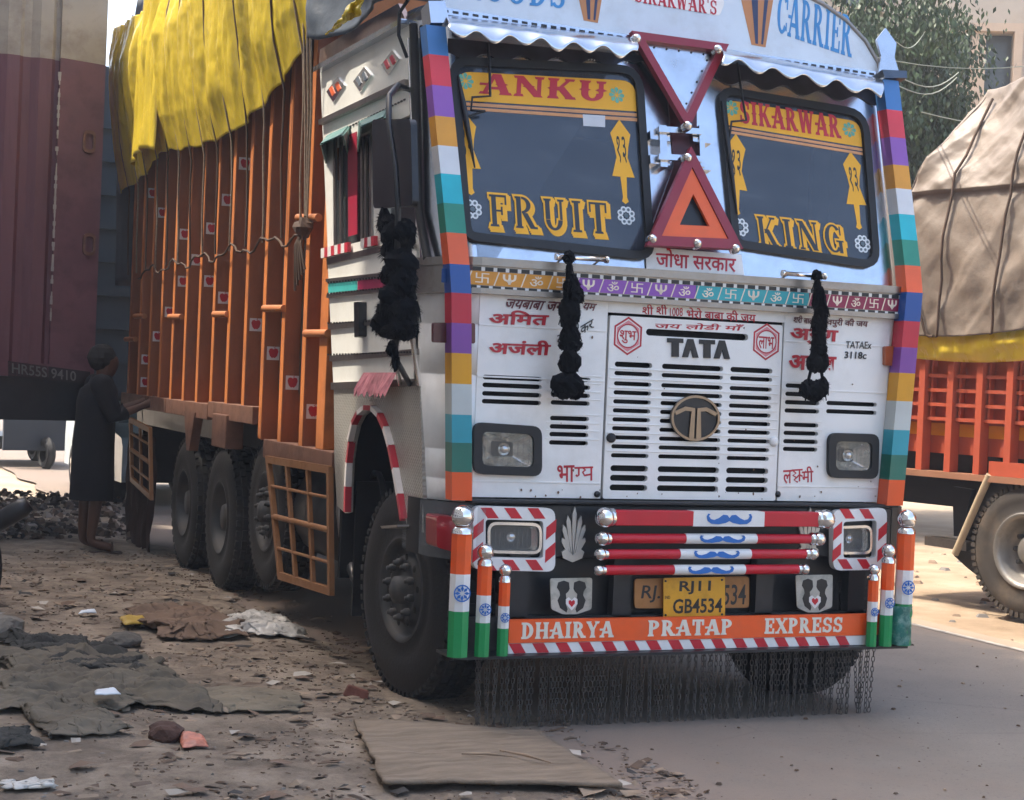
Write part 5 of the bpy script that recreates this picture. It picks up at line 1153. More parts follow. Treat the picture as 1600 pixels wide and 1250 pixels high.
def fslate(u, v):
    t = u*(len(SLP)-1); k = min(len(SLP)-2, int(t)); a, b = SLP[k], SLP[k+1]; p = SI.W(a[0]+(b[0]-a[0])*(t-k), a[1]+(b[1]-a[1])*(t-k), .1-.12*v*v)
    w_ = .05*noise.fractal(Vector((u*5, v*3, 0)), 1, 2, 4)+.05*math.sin(u*14+v*2)*(1-v*.5); return (p.x+w_+.5*max(0, v-.5), p.y+.05*v, p.z+1.3*v)
sheet('slate_tarpaulin', fslate, 50, 40, DT, 'slate grey tarpaulin bundled over the back of the cab roof', 'tarpaulin')
def fy2(u, v):
    a = Vector((508, 54)).lerp(Vector((562, 22)), u); b = Vector((530, 38)).lerp(Vector((566, -14)), u); q = a.lerp(b, v); p = SI.W(q.x, q.y, .2+.03*math.sin(u*6)); return (p.x+.03*noise.noise(Vector((u*6, v*6, 1))), p.y, p.z)
sheet('tarpaulin_scrap', fy2, 30, 12, YT, 'small yellow tarpaulin end poking out over the cab roof edge', 'tarpaulin')
def fback(u, v):
    return (-1.37+.28*max(0, v-.55)**1.2+2.6*u, 9.0+.06*noise.noise(Vector((u*5, v*4, 0)))+.12*math.sin(v*math.pi), 2.4+2.75*v)
sheet('rear_tarpaulin', fback, 40, 30, DT, 'dark slate tarpaulin hanging over the back end of the load', 'tarpaulin')
ROPE = mat('rope', '#7d6d5c', .9, var=.25, sc_=40); ROPED = mat('rope_dark', '#4b3a2e', .9, var=.25)
rope_px = [(538, 0, 575, 0)]
rp = [((437, 0), (478, 470)), ((540, 0), (0, 0))]
def rope(pts, r=.007, m=ROPE, label='', name='rope', group='ropes tying down the yellow tarpaulin'):
    o = MB().tube(pts, r, 5).build(name, m, None); tag(o, label, 'rope', group); return o
for i, y in enumerate(ropeY):
    pts = []
    for j in range(16):
        z = 4.8-(4.8-2.48)*j/15; yy = y-.10*(z-2.48)*0+.02*math.sin(j*1.1+i)
        if z > lowz(y): u = (y-2.2)/6.7; v = (z-lowz(y))/(4.75-lowz(y)); p = ftar(u, min(1, v)); x = p[0]-.012
        else: x = -1.335-.02*(z-2.48)
        pts.append((x, yy, z))
    rope(pts, .008, ROPED if i % 2 else ROPE, 'rope number %s from the cab among those running down over the yellow tarpaulin' % ['one', 'two', 'three', 'four', 'five', 'six', 'seven', 'eight', 'nine', 'ten', 'eleven', 'twelve', 'thirteen', 'fourteen'][i])
for dy in (.0, .08, .16): rope([(-1.4, 2.25+dy, 3.9), (-1.36, 2.27+dy*.8, 3.2), (-1.35, 2.3+dy*.2, 2.45)], .007, ROPE, '%s rope of the bunch knotted beside the cab corner' % ['rearmost', 'middle', 'foremost'][2-int(dy*12.6)])
pts = []
for i in range(60):
    y = 2.3+5.6*i/59; pts.append((-1.335-.012*abs(math.sin(i*1.4)), y, 2.47+.035*math.sin(y*6.2)+.02*math.sin(y*15)))
rope(pts, .008, ROPED, 'long horizontal lashing rope looped along the orange ribs', group='lashings of the load')
k_ = MB().ball((-1.37, 2.3, 2.5), .06, 12, jit=.25); 
for a in range(5): k_.tube([(-1.37, 2.3, 2.5), (-1.4, 2.3+.03*(a-2), 2.4), (-1.38, 2.3+.05*(a-2), 2.25-.03*a)], .009, 5)
tag(k_.build('rope_knot', ROPED, None), 'dark rope knot with loose ends beside the cab corner', 'knot')

# ================================================================= BLACK TASSELS
def tassel(name, label, beads, strings=None, fuzz=.012, nf=220):
    """beads: (centre, rx, rz)"""
    mb = MB(); rn = random.Random(len(beads)+int(beads[0][0][0]*100))
    for (c, rx, rz) in beads:
        mb.ball(c, 1, 14, sc3=(rx*rn.uniform(.85, 1.1), rx, rz*1.08), jit=.2)
        for k in range(16):
            a_ = rn.uniform(0, 6.28); p0 = Vector(c)+Vector((math.cos(a_)*rx*.9, math.sin(a_)*rx*.9, rz*.3)); mb.tube([p0, p0+Vector((0, 0, -rz*rn.uniform(.5, 1.3)))+Vector((rn.gauss(0, .006), rn.gauss(0, .006), 0))], .0035, 3, cap=False)
        for k in range(int(nf*(rx*rz)/.0025)):
            d = Vector((rn.gauss(0, 1), rn.gauss(0, 1), rn.gauss(0, 1))).normalized(); p = Vector(c)+Vector((d.x*rx, d.y*rx, d.z*rz))*.92; q = p+Vector((d.x, d.y, d.z-.5))*fuzz*rn.uniform(.5, 1.6); s = d.orthogonal().normalized()*.0022
            mb.add([p-s, p+s, q], [(0, 1, 2)])
    if strings: 
        for s in strings: mb.tube(s, .009, 5)
    o = mb.build(name, FABB, None); tag(o, label, 'tassel', 'black wool tassels'); return o
def hang(top, pts):
    return [(top+Vector((dx, -.02, -dz)), rx, rz) for dx, dz, rx, rz in pts]
A, B = HB[0]; t0 = A.lerp(B, .27)+Vector((0, -.03, .01))
sz = .0036
def px_t(pl, n, lst): return [(pl.W(x, y, n), rx*sz, rz*sz) for x, y, rx, rz in lst]
tassel('wool_tassel', 'black wool tassel hanging over the left half of the white front', px_t(FR, .14, [(889, 402, 8, 8), (889, 422, 4, 22), (893, 448, 12, 14), (897, 462, 14, 12), (890, 486, 14, 18), (889, 500, 12, 12), (891, 526, 13, 17), (892, 538, 15, 9), (890, 564, 14, 17), (888, 602, 22, 15), (880, 608, 13, 12), (899, 608, 12, 12)]),
       [[FR.W(884, 575, .14), FR.W(880, 600, .14)], [FR.W(895, 575, .14), FR.W(897, 600, .14)]])
tassel('wool_tassel', 'black wool tassel hanging over the right half of the white front', px_t(FR, .14, [(1276, 430, 7, 7), (1277, 446, 5, 16), (1280, 468, 9, 18), (1283, 488, 11, 14), (1280, 507, 11, 14), (1279, 532, 11, 18), (1280, 545, 12, 9), (1273, 565, 11, 14), (1284, 566, 9, 13), (1262, 608, 12, 12), (1274, 612, 14, 14), (1285, 604, 9, 13)]),
       [[FR.W(1268, 575, .14), FR.W(1262, 600, .14)], [FR.W(1283, 575, .14), FR.W(1286, 598, .14)]])
sz = .0033
tassel('wool_tassel', 'largest black wool tassel hanging from the wing mirror', px_t(SI, .3, [(600, 345, 9, 18), (610, 350, 14, 12), (622, 372, 22, 20), (632, 360, 16, 14), (618, 395, 22, 16), (628, 412, 22, 18), (615, 430, 20, 14), (632, 440, 18, 18), (622, 460, 24, 18), (612, 482, 22, 16), (632, 486, 22, 18), (605, 505, 22, 18), (632, 512, 20, 16), (618, 518, 20, 10), (612, 545, 7, 10), (618, 562, 5, 14)]), None, .016, 260)

# ================================================================= PERSON
def person():
    base = Vector((-1.76, 7.43, 0.02)); t = thing('person', 'man in a long black shirt standing behind the lorry with one arm out to it', 'person', loc=base)
    J = [(0, 0, 0)]*0
    V = {}; pts = [('pel', (.0, 0, .92), .15), ('sp', (.01, 0, 1.15), .14), ('ch', (.02, 0, 1.36), .16), ('nk', (.05, 0, 1.5), .075), ('hd0', (.09, 0, 1.57), .09), ('hd', (.1, 0, 1.64), .11), ('hd2', (.09, 0, 1.71), .09),
      ('hpl', (-.05, .09, .88), .1), ('knl', (-.03, .1, .48), .065), ('anl', (-.05, .1, .09), .042), ('ftl', (.14, .1, .035), .04),
      ('hpr', (-.03, -.09, .88), .1), ('knr', (.03, -.09, .48), .065), ('anr', (-.01, -.1, .09), .042), ('ftr', (.19, -.12, .035), .04),
      ('shl', (.03, .18, 1.43), .065), ('ell', (.2, .2, 1.2), .048), ('wrl', (.42, .16, 1.3), .032), ('hal', (.5, .15, 1.34), .035),
      ('shr', (.02, -.18, 1.43), .065), ('elr', (.14, -.2, 1.17), .048), ('wrr', (.38, -.12, 1.27), .032), ('har', (.46, -.1, 1.31), .035)]
    idx = {p[0]: i for i, p in enumerate(pts)}
    E = [('pel', 'sp'), ('sp', 'ch'), ('ch', 'nk'), ('nk', 'hd0'), ('hd0', 'hd'), ('hd', 'hd2'), ('pel', 'hpl'), ('hpl', 'knl'), ('knl', 'anl'), ('anl', 'ftl'), ('pel', 'hpr'), ('hpr', 'knr'), ('knr', 'anr'), ('anr', 'ftr'), ('ch', 'shl'), ('shl', 'ell'), ('ell', 'wrl'), ('wrl', 'hal'), ('ch', 'shr'), ('shr', 'elr'), ('elr', 'wrr'), ('wrr', 'har')]
    for s, y in (('hal', .15), ('har', -.1)):
        h = pts[idx[s]][1]
        for k in range(4): nm = s+'f%d' % k; pts.append((nm, (h[0]+.07+.01*(k % 2), h[1]-.03+.02*k, h[2]+.02-.012*k), .009)); idx[nm] = len(pts)-1; E.append((s, nm)); nm2 = nm+'t'; pts.append((nm2, (h[0]+.1, h[1]-.03+.02*k, h[2]-.005-.012*k), .008)); idx[nm2] = len(pts)-1; E.append((nm, nm2))
        pts.append((s+'th', (h[0]+.03, h[1], h[2]+.06), .01)); idx[s+'th'] = len(pts)-1; E.append((s, s+'th'))
    me = bpy.data.meshes.new('body'); me.from_pydata([p[1] for p in pts], [(idx[a], idx[b]) for a, b in E], []); o = bpy.data.objects.new('body', me); COL.objects.link(o); o.parent = t
    me.materials.append(mat('skin', '#543626', .6, var=.08)); o.modifiers.new('skin', 'SKIN'); sv = me.skin_vertices[0].data
    for i, p in enumerate(pts): sv[i].radius = (p[2], p[2]); sv[i].use_root = (i == 0)
    s = o.modifiers.new('sub', 'SUBSURF'); s.levels = 2; s.render_levels = 2
    CL = mat('black_cloth', '#0e1118', .9, var=.2, bump=.3, bs=9)
    rings = []
    for (z, rx, ry, cx) in ((.45, .19, .2, .0), (.5, .19, .2, 0), (.7, .185, .2, 0), (.95, .18, .19, 0), (1.15, .17, .19, .01), (1.3, .175, .21, .02), (1.4, .16, .22, .03), (1.46, .11, .17, .05), (1.53, .08, .09, .05)):
        rings.append([(cx+rx*math.cos(2*math.pi*k/24)*(1+.05*math.sin(k*2.6)*(z < .9)), ry*math.sin(2*math.pi*k/24)*(1+.05*math.cos(k*3.1)*(z < .9)), z) for k in range(25)])
    loft(rings, CL, 'long_shirt', parent=t)
    for s_ in ('l', 'r'):
        P = [Vector(pts[idx[n_+s_]][1]) for n_ in ('sh', 'el')]+[Vector(pts[idx['el'+s_]][1]).lerp(Vector(pts[idx['wr'+s_]][1]), .4)]
        P[0] = P[0]+Vector((0, 0, .01)); MB().ball(tuple(P[0]), .1, 12).tube(P, [.1, .08, .062], 12).build('sleeve', CL, t)
    MB().ball((.045, 0, 1.675), .125, 16, sc3=(1, .92, .98), jit=.03).build('hair', mat('black_hair', '#0a0a0b', .8), t)
    for n_ in ('l', 'r'):
        f = pts[idx['ft'+n_]][1]; m_ = MB(); m_.box((f[0]-.07, f[1], .0), (.27, .1, .025)); m_.tube([(f[0]-.02, f[1]-.05, .01), (f[0]-.02, f[1], .085), (f[0]-.02, f[1]+.05, .01)], .012, 6); m_.build('sandal', mat('sandal_leather', '#3a2a22', .7), t, None, .008)
    return t
person()

# ================================================================= CONTAINER LORRY BEHIND
dirw = Vector((math.cos(R(-4.6)), -math.sin(R(4.6)), 0)); dirw = Vector((math.cos(R(4.6)), math.sin(R(4.6)), 0))
CO = PL((-1.69, 8.02, 0), dirw, (0, 0, 1))
CT = thing('container_lorry', 'maroon corrugated container lorry parked behind the decorated one', 'truck')
MAR = mat('container_maroon', '#6c444b', .6, var=.12, sc_=1.5, stretch=(2, 2, .25), dirt='#3d2529', dsc=2, damt=.5); PALE = mat('container_pale', '#a79b8c', .6, var=.12, sc_=2, dirt='#6c5a4e', dsc=3, damt=.6)
zb, zm = CO.at(140, 592)[1], CO.at(120, 97)[1]; Lc = 6.1
def corr(z0_, z1_, m, name):
    prof = []; x = -Lc; p = .278
    while x < -.42: prof += [(x, 0), (x+.07, 0), (x+.105, -.04), (x+.17+.0, -.04), (x+.24, 0)]; x += p
    prof.append((-.4, 0)); mb = MB(); mb.add([CO.w(a, z0_, b) for a, b in prof]+[CO.w(a, z1_, b) for a, b in prof], [(i, i+1, len(prof)+i+1, len(prof)+i) for i in range(len(prof)-1)]); return mb.build(name, m, CT)
corr(zb+.12, zm, MAR, 'corrugated_wall'); corr(zm, zm+1.1, PALE, 'corrugated_wall')
MB().prism([(-.4, zb), (-.0, zb), (0, zm), (-.4, zm+.02)], -.03, .012).build('corner_post', MAR, CT, CO.M(), .008); MB().prism([(-.4, zm+.021), (0, zm+.001), (0, zm+1.1), (-.4, zm+1.1)], -.03, .012).build('corner_post', PALE, CT, CO.M(), .008)
MB().prism([(-Lc, zb-.02), (0, zb-.02), (0, zb+.12), (-Lc, zb+.12)], -.06, .02).build('bottom_rail', MAR, CT, CO.M(), .008) if False else MB().prism([(-Lc, zb), (-.401, zb), (-.401, zb+.12), (-Lc, zb+.12)], -.06, .02).build('bottom_rail', MAR, CT, CO.M(), .008)
MB().prism([(-Lc, zb+.0), (0, zb), (0, zm+1.1), (-Lc, zm+1.1)], -2.4, -.06).build('container_body', MAR, CT, CO.M())
mb = MB(); rnn = random.Random(4)
for j in range(60):
    z = zb+.5+2.2*j/60; w_ = .006+.012*rnn.random()
    if rnn.random() < .8: mb.prism([(-.40-w_, z), (-.4+w_*.6, z), (-.4+w_*.6, z+.04), (-.4-w_, z+.04)], .013, .0145)
mb.build('paint_scrape', mat('scraped_metal', '#a39a92', .6, var=.2), CT, CO.M(), kind='stuff')
for py in (222, 382):
    c = CO.at(137, py); MB().prism(rnd([(c[0]-.05, c[1]-.1), (c[0]+.06, c[1]-.1), (c[0]+.06, c[1]+.1), (c[0]-.05, c[1]+.1)], .05), .012, .05, [rnd([(c[0]-.03, c[1]-.07), (c[0]+.04, c[1]-.07), (c[0]+.04, c[1]+.07), (c[0]-.03, c[1]+.07)], .03)]).build('lashing_eye', mat('rusty_eye', '#6f4c3c', .7, var=.3, sc_=20), CT, CO.M(), .006)
MB().prism([(-Lc, zb-.42), (-.02, zb-.38), (-.02, zb-.003), (-Lc, zb-.003)], -2.2, -.02).build('chassis_frame', BLACK, CT, CO.M())
mb = MB(); text(mb, 'HR55S 9410', bx(CO, (18, 583), (118, 596), (18, 567)), .021, .002, .01); 
MB().prism(CO.P([(12, 564), (140, 581), (140, 600), (12, 588)]), .012, .02).build('number_strip', mat('number_strip_dark', '#2a2022', .6), CT, CO.M()); mb.build('lettering', mat('number_grey', '#6f6a66', .6), CT, CO.M())
cw = CO.w(-4.6, .0, -.3)
for (a_, b_) in ((-4.9, -.25), (-3.7, -.25)):
    c = CO.w(a_, .5, b_); h = thing_part('wheel', CT, tuple(c), R(94.6)); MB().lathe(tyre_prof(.28, .5, .26), (0, 0, 0), (1, 0, 0), 36).build('tyre', TYRE, h); MB().lathe([(.02, .26), (.06, .2), (.05, 0)], (0, 0, 0), (1, 0, 0), 24).build('rim', RIM, h)
MB().prism([(-2.1, .95), (-1.4, .95), (-1.4, 1.1), (-2.1, 1.1)], -1.2, -.4).build('chassis_tank', BLACK, CT, CO.M())
# teal lorry behind it
TT = thing('teal_lorry', 'dark teal boxed lorry standing between the container and the orange body', 'truck')
TP = PL((-.8, 11.2, 0), (1, 0, 0), (0, 0, 1)); TEAL = mat('teal_paint', '#2c3d46', .55, var=.15, dirt='#20282c', dsc=1.5, damt=.6)
zt_ = TP.at(170, 104)[1]
MB().prism([(-1.7, 1.25), (.9, 1.25), (.9, zt_), (-1.7, zt_)], -3, 0).build('box_body', TEAL, TT, TP.M(), .03)
for i in range(9): z = 1.3+.36*i; MB().prism([(-1.65, z), (.85, z), (.85, z+.09), (-1.65, z+.09)], 0, .05).build('side_ridge', TEAL, TT, TP.M(), .02)
for x in (.2, 1.0): h = thing_part('wheel', TT, (x, 11.4, .5), R(90)); MB().lathe(tyre_prof(.28, .5, .26), (0, 0, 0), (1, 0, 0), 32).build('tyre', TYRE, h); MB().lathe([(.02, .26), (.06, .2), (.05, 0)], (0, 0, 0), (1, 0, 0), 20).build('rim', RIM, h)
# cars beyond
def far_vehicle(name, label, loc, rz, body, glass, L=3.8, W=1.55, H=1.45, cat='car'):
    t = thing(name, label, cat, loc=loc, rz=rz)
    pr = [(-L/2, .3), (L/2, .3), (L/2, .72), (L/2-.1, .82), (L/2-.9, .92), (L/2-1.45, H-.05), (L/2-1.7, H), (-L/2+.8, H), (-L/2+.35, H-.1), (-L/2+.05, .9), (-L/2, .7)]
    M = Matrix(((1, 0, 0, loc[0]), (0, 0, -1, loc[1]), (0, 1, 0, loc[2]), (0, 0, 0, 1))); loc_M = Matrix(((1, 0, 0, 0), (0, 0, -1, 0), (0, 1, 0, 0), (0, 0, 0, 1)))
    o = MB().prism(pr, -W/2, W/2); b = o.build('body', body, t, None, .05); b.matrix_parent_inverse = Matrix.Identity(4); b.matrix_basis = loc_M
    g = [(L/2-.98, .93), (L/2-1.5, H-.1), (-L/2+.8, H-.1), (-L/2+.4, .95)]
    g_ = MB().prism(g, -W/2-.01, W/2+.01).build('side_window', glass, t); g_.matrix_basis = loc_M
    ws = MB().add([(L/2-.88, -W/2+.12, .95), (L/2-.88, W/2-.12, .95), (L/2-1.42, W/2-.15, H-.07), (L/2-1.42, -W/2+.15, H-.07)], [(0, 1, 2, 3)]).build('windscreen', glass, t); ws.location = (.02, 0, .02)
    for sx_, sy in ((1, 1), (1, -1), (-1, 1), (-1, -1)):
        w_ = MB().lathe([(0, .0), (0, .17), (-.02, .2), (-.01, .29), (.03, .31), (.15, .31), (.16, 0)], (sx_*(L/2-.7), sy*W/2, .31), (0, -sy, 0), 24).build('wheel', TYRE, t)
        MB().lathe([(-.015, .18), (-.03, .1), (-.03, 0)], (sx_*(L/2-.7), sy*W/2, .31), (0, -sy, 0), 16).build('rim', CHROME, w_)
    for sy in (1, -1): MB().box((L/2, sy*(W/2-.25), .68), (.06, .3, .14)).build('headlight', GLASSL, t, None, .02)
    return t
FG = mat('far_glass', '#8fa0a8', .1, alpha=.6)
far_vehicle('parked_car', 'pale blue car half hidden between the man and the orange body', (GR.W(168, 790, 0).x+.85, GR.W(168, 790, 0).y+1.9, -.03), R(-88), mat('car_pale_blue', '#9fb4bd', .3, coat=.5), FG)
# auto rickshaw seen under the container
c = GR.W(70, 733, 0); AR = thing('auto_rickshaw', 'dark auto rickshaw with open cab seen under the container', 'rickshaw', loc=(c.x, c.y+.3, -.03), rz=R(15))
mb = MB(); mb.prism([(-.65, .3), (.65, .3), (.65, .85), (.5, .95), (-.5, .95), (-.65, .85)], 0, .05); b = mb.build('front_panel', mat('rickshaw_dark', '#1f2733', .5), AR); b.matrix_basis = Matrix(((1, 0, 0, 0), (0, 0, -1, 0), (0, 1, 0, 0), (0, 0, 0, 1)))
MB().tube([(-.62, .05, .9), (-.55, .3, 1.7), (.55, .3, 1.7), (.62, .05, .9)], .035, 6).build('windscreen_frame', BLACK, AR); MB().tube([(0, .05, .9), (0, .3, 1.7)], .025, 6).build('windscreen_frame', BLACK, AR)
MB().add([(-.58, .06, .92), (.58, .06, .92), (.52, .28, 1.67), (-.52, .28, 1.67)], [(0, 1, 2, 3)]).build('windscreen', FG, AR)
MB().bb((-.65, .3, 1.7), (.65, 2.2, 1.78)).build('canopy', BLACK, AR, None, .03); MB().bb((-.65, .3, .3), (.65, 2.2, .5)).build('floor', BLACK, AR)
MB().lathe(tyre_prof(.12, .26, .13), (-.06, -.15, .26), (1, 0, 0), 24).build('wheel', TYRE, AR)
for s in (-1, 1): MB().lathe(tyre_prof(.12, .26, .13), (s*.6-.06, 1.8, .26), (1, 0, 0), 24).build('wheel', TYRE, AR)
MB().box((.56, -.02, .8), (.12, .06, .1)).build('headlight', mat('lamp_orange', '#d98c3a', .3), AR, None, .02)
# motorcycle at the left edge
c = GR.W(5, 968, 0); MC = thing('motorcycle', 'black motorcycle cut off by the left edge of the picture', 'motorcycle', loc=(c.x-.16, c.y+.25, .0), rz=R(20))
MB().lathe([(0, .2), (-.01, .26), (.0, .3), (.04, .315), (.08, .3), (.09, .26), (.08, .2)], (-.04, 0, .31), (1, 0, 0), 36).build('tyre', TYRE, MC); MB().lathe([(0, .2), (.02, .19), (.02, .06), (-.03, .05), (-.03, 0)], (-.02, 0, .31), (1, 0, 0), 30).build('rim', RIM, MC)
MB().tube([(.02, 0, .31), (.03, .15, .85), (-.02, .22, 1.0)], .025, 8).build('fork', CHROME, MC)
MB().lathe([(0, 0), (0, .06), (.25, .065), (.3, .05), (.3, 0)], (.02, -.12, .56), Vector((.5, -.3, .4)), 16).build('silencer', BLACK, MC)
MB().lathe([(0, .3), (.0, .34), (.1, .34), (.1, .3)], (-.05, .0, .33), (1, 0, 0), 30).build('mudguard_ring', BLACK, MC) if False else None
MB().tube([(-.02, .2, .8), (-.05, .8, .75), (-.05, 1.3, .8)], .12, 10).build('tank', BLACK, MC); MB().bb((-.17, .9, .78), (.1, 1.6, .86)).build('seat', RUBB, MC, None, .03); MB().lathe([(0, .2), (-.01, .26), (.0, .3), (.04, .315), (.08, .3), (.09, .26), (.08, .2)], (-.04, 1.3, .31), (1, 0, 0), 36).build('tyre', TYRE, MC)
MB().bb((-.15, .4, .3), (.12, .9, .7)).build('engine', RIM, MC, None, .05)

# ================================================================= RED LORRY ON THE RIGHT
n2 = Vector((-math.cos(R(13)), -math.sin(R(13)), 0)); near = Vector((math.sin(R(13)), -math.cos(R(13)), 0))
wc = GR.W(1590, 968, 0); RP = PL((wc.x, wc.y, 0), near, (0, 0, 1))
RT = thing('red_lorry', 'red orange ribbed lorry under a beige tarpaulin on the right of the road', 'truck')
RO = mat('red_orange_paint', '#a84c32', .5, var=.1, dirt='#7a2f20', dsc=3, damt=.4); RYE = mat('lorry_yellow', '#d68f1c', .5, var=.1)
def rp_(name, mb, m=RO, bevel=0, parent=None): return mb.build(name, m, parent or RT, RP.M(), bevel)
ra = RP.at(1405, 725)[0]-.6; zl = RP.at(1500, 735)[1]; zt1 = RP.at(1500, 560)[1]; rb = 4.2
rp_('body_panel', MB().prism([(ra, zl+.12), (rb, zl+.12), (rb, zt1), (ra, zt1)], -2.3, -.11))
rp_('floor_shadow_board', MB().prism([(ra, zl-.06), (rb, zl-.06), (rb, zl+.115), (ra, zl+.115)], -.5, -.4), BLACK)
rp_('yellow_band', MB().prism([(ra, zl+.26), (rb, zl+.26), (rb, zl+.36), (ra, zl+.36)], -.109, -.104), RYE)
x = RP.at(1434, 640)[0]; pit = RP.at(1478, 640)[0]-x
xs = [x+pit*i for i in range(-3, 12)]
for x in xs:
    rp_('body_rib', MB().prism([(x, zl-.02), (x+.06, zl-.02), (x+.06, zt1+.02), (x, zt1+.02)], -.1, .0), RO, .005)
    H_ = zt1-zl
    for k in range(4):
        z = zl+.38+(H_-.42)*k/4; rp_('ledge', MB().prism([(x+.062, z), (x+pit-.002, z), (x+pit-.002, z+.028), (x+.062, z+.028)], -.1, -.035), RO, .004)
        rp_('pocket_post', MB().prism([(x+.08, z+.03), (x+.1, z+.03), (x+.1, z+.14), (x+.08, z+.14)], -.1, -.05), RO, .003)
rp_('base_rail', MB().prism([(ra, zl-.07), (rb, zl-.07), (rb, zl-.022), (ra, zl-.022)], -.15, .03), mat('rail_tan', '#8a6148', .6, var=.15), .005)
rp_('side_skirt', MB().prism([(RP.at(1545, 745)[0], zl-.02), (rb, zl-.02), (rb, zl+.09), (RP.at(1545, 745)[0], zl+.09)], -.02, .006), RO, .004)
# chassis, mud flap, wheels
rp_('chassis_frame', MB().prism([(ra, .75), (rb, .75), (rb, 1.0), (ra, 1.0)], -1.3, -.6), BLACK); rp_('chassis_frame', MB().prism([(ra, .8), (0.2, .8), (0.2, zl-.08), (ra, zl-.08)], -.6, -.3), BLACK)
rp_('mudflap', MB().prism(RP.P([(1560, 735), (1720, 750), (1720, 930), (1560, 925), (1512, 888), (1490, 868)], -.32), -.34, -.32), RUBB)
rp_('flap_stay', MB().tube([(*RP.at(1548, 742), .01), (*RP.at(1525, 790), .0), (*RP.at(1492, 866), .0)], .03, 8), mat('stay_tan', '#9a8a70', .7))
rp_('rear_beam', MB().prism(RP.P([(1425, 838), (1490, 848), (1490, 862), (1425, 852)]), -.3, -.15), STEELR); rp_('beam_bracket', MB().prism(RP.P([(1462, 760), (1492, 765), (1476, 840), (1464, 838)]), -.25, -.2), BLACK)
rc = RP.at(1600, 872)
for dx_ in (0, 1.25):
    h = thing_part('wheel', RT, tuple(RP.w(rc[0]+dx_, .52, 0)), R(13)); MB().lathe(tyre_prof(.28, .52, .29), (0, 0, 0), (1, 0, 0), 56).build('tyre', mat('dusty_tyre', '#35302b', .85, var=.2, dirt='#6a5d4e', dsc=4, damt=.6), h)
    MB().lathe([(.0, .29), (-.01, .28), (.03, .25), (.11, .235), (.15, .2), (.16, .13), (.08, .12), (.05, .1), (.05, 0)], (0, 0, 0), (1, 0, 0), 40).build('rim', mat('silver_rim', '#8f8c86', .45, .6, var=.15, dirt='#5c5247', dsc=6, damt=.5), h)
    nn_ = MB()
    for k in range(10): a_ = 2*math.pi*k/10; nn_.lathe([(.16, .02), (.1, .02), (.1, 0)], (0, .165*math.cos(a_), .165*math.sin(a_)), (1, 0, 0), 6)
    nn_.build('wheel_nut', RIM, h, kind='stuff')
    tt = MB()
    for i in range(60): a_ = 2*math.pi*i/60; rot = Matrix.Rotation(a_, 3, 'X'); tt.box(rot @ Vector((.026, 0, .49)), (.04, .03, .04), rot); tt.box(rot @ Vector((.15, 0, .5145)), (.16, .036, .014), rot)
    tt.build('tread', MATS['dusty_tyre'], h, kind='stuff')
rp_('cab', MB().prism([(rb+.1, .6), (rb+2.0, .6), (rb+2.0, 2.0), (rb+1.7, 2.9), (rb+.1, 2.9)], -2.3, -.02), WHITE, .08)
rp_('tail_frame', MB().prism([(ra, zl-.02), (ra+.06, zl-.02), (ra+.06, zt1+.6), (ra, zt1+.6)], -2.3, -2.2), RO)
# beige tarpaulin
BT = mat('beige_tarpaulin', '#807569', .5, var=.14, sc_=1.6, bump=.35, bs=9, bd=.02, dirt='#5f574e', dsc=2.0, damt=.6, spec=.4)
pk = [(ra-.05, 3.0)]; Zr = [RP.at(1440, 320)[1], RP.at(1500, 165)[1]]
e0 = RP.at(1442, 320)[0]; e1 = RP.at(1555, 150)[0]
ZL_, ZM_, ZP_ = RP.at(1500, 516, .1)[1], RP.at(1500, 300)[1], RP.at(1545, 136, -.27)[1]; e1 = RP.at(1543, 150, -.27)[0]
def fbeige(u, v):
    t = max(0, (v-.5)*2); s0 = e0+.02+(e1-e0)*t; s = s0+(rb-s0)*u; zlow = ZL_+.05*math.sin(s*2.1)
    wr = .03*noise.fractal(Vector((s*1.4, v*4, 1)), 1, 2, 3)+.03*noise.ridged_multi_fractal(Vector(((s+v*1.6)*1.5, (v*2-s)*.45, 5)), 1.1, 2.1, 4, 1, 2)+.02*noise.ridged_multi_fractal(Vector(((s-v*2)*2.2, (v+s)*.5, 8)), 1.1, 2.1, 4, 1, 2)
    if v < .5:
        z = zlow+(ZM_-zlow)*v*2; n_ = .06+.05*math.sin(v*6)+wr
    else:
        z = ZM_+(ZP_-ZM_)*t+.03*math.sin(s*4.5+1)*t; n_ = .08-.35*t**1.2+wr*1.5+.09*math.sin(s*4.2+t*2)*t
    return RP.w(s, z, n_)
o = sheet('beige_tarpaulin', fbeige, 220, 160, BT, 'beige tarpaulin peaked over the load of the red lorry', 'tarpaulin')
def fbb(u, v):
    p = Vector(fbeige(0, v)); return p-n2*(2.1*u*(1-.3*v))-near*(.03*math.sin(u*9+v*5))
sheet('beige_tarpaulin', fbb, 20, 30, BT, 'back face of the beige tarpaulin closing the load of the red lorry', 'tarpaulin')
def fyy(u, v):
    s = e0-.3+(rb-e0+.3)*u; z = zt1-.01+(RP.at(1500, 495)[1]-zt1)*v+.02*math.sin(s*3)*(1-v); return RP.w(s, z, .02+.06*math.sin(v*math.pi)+.03*noise.fractal(Vector((s*4, v*3, 9)), 1, 2, 4))
sheet('yellow_tarpaulin', fyy, 160, 16, YT, 'narrow yellow tarpaulin edge showing under the beige one', 'tarpaulin')
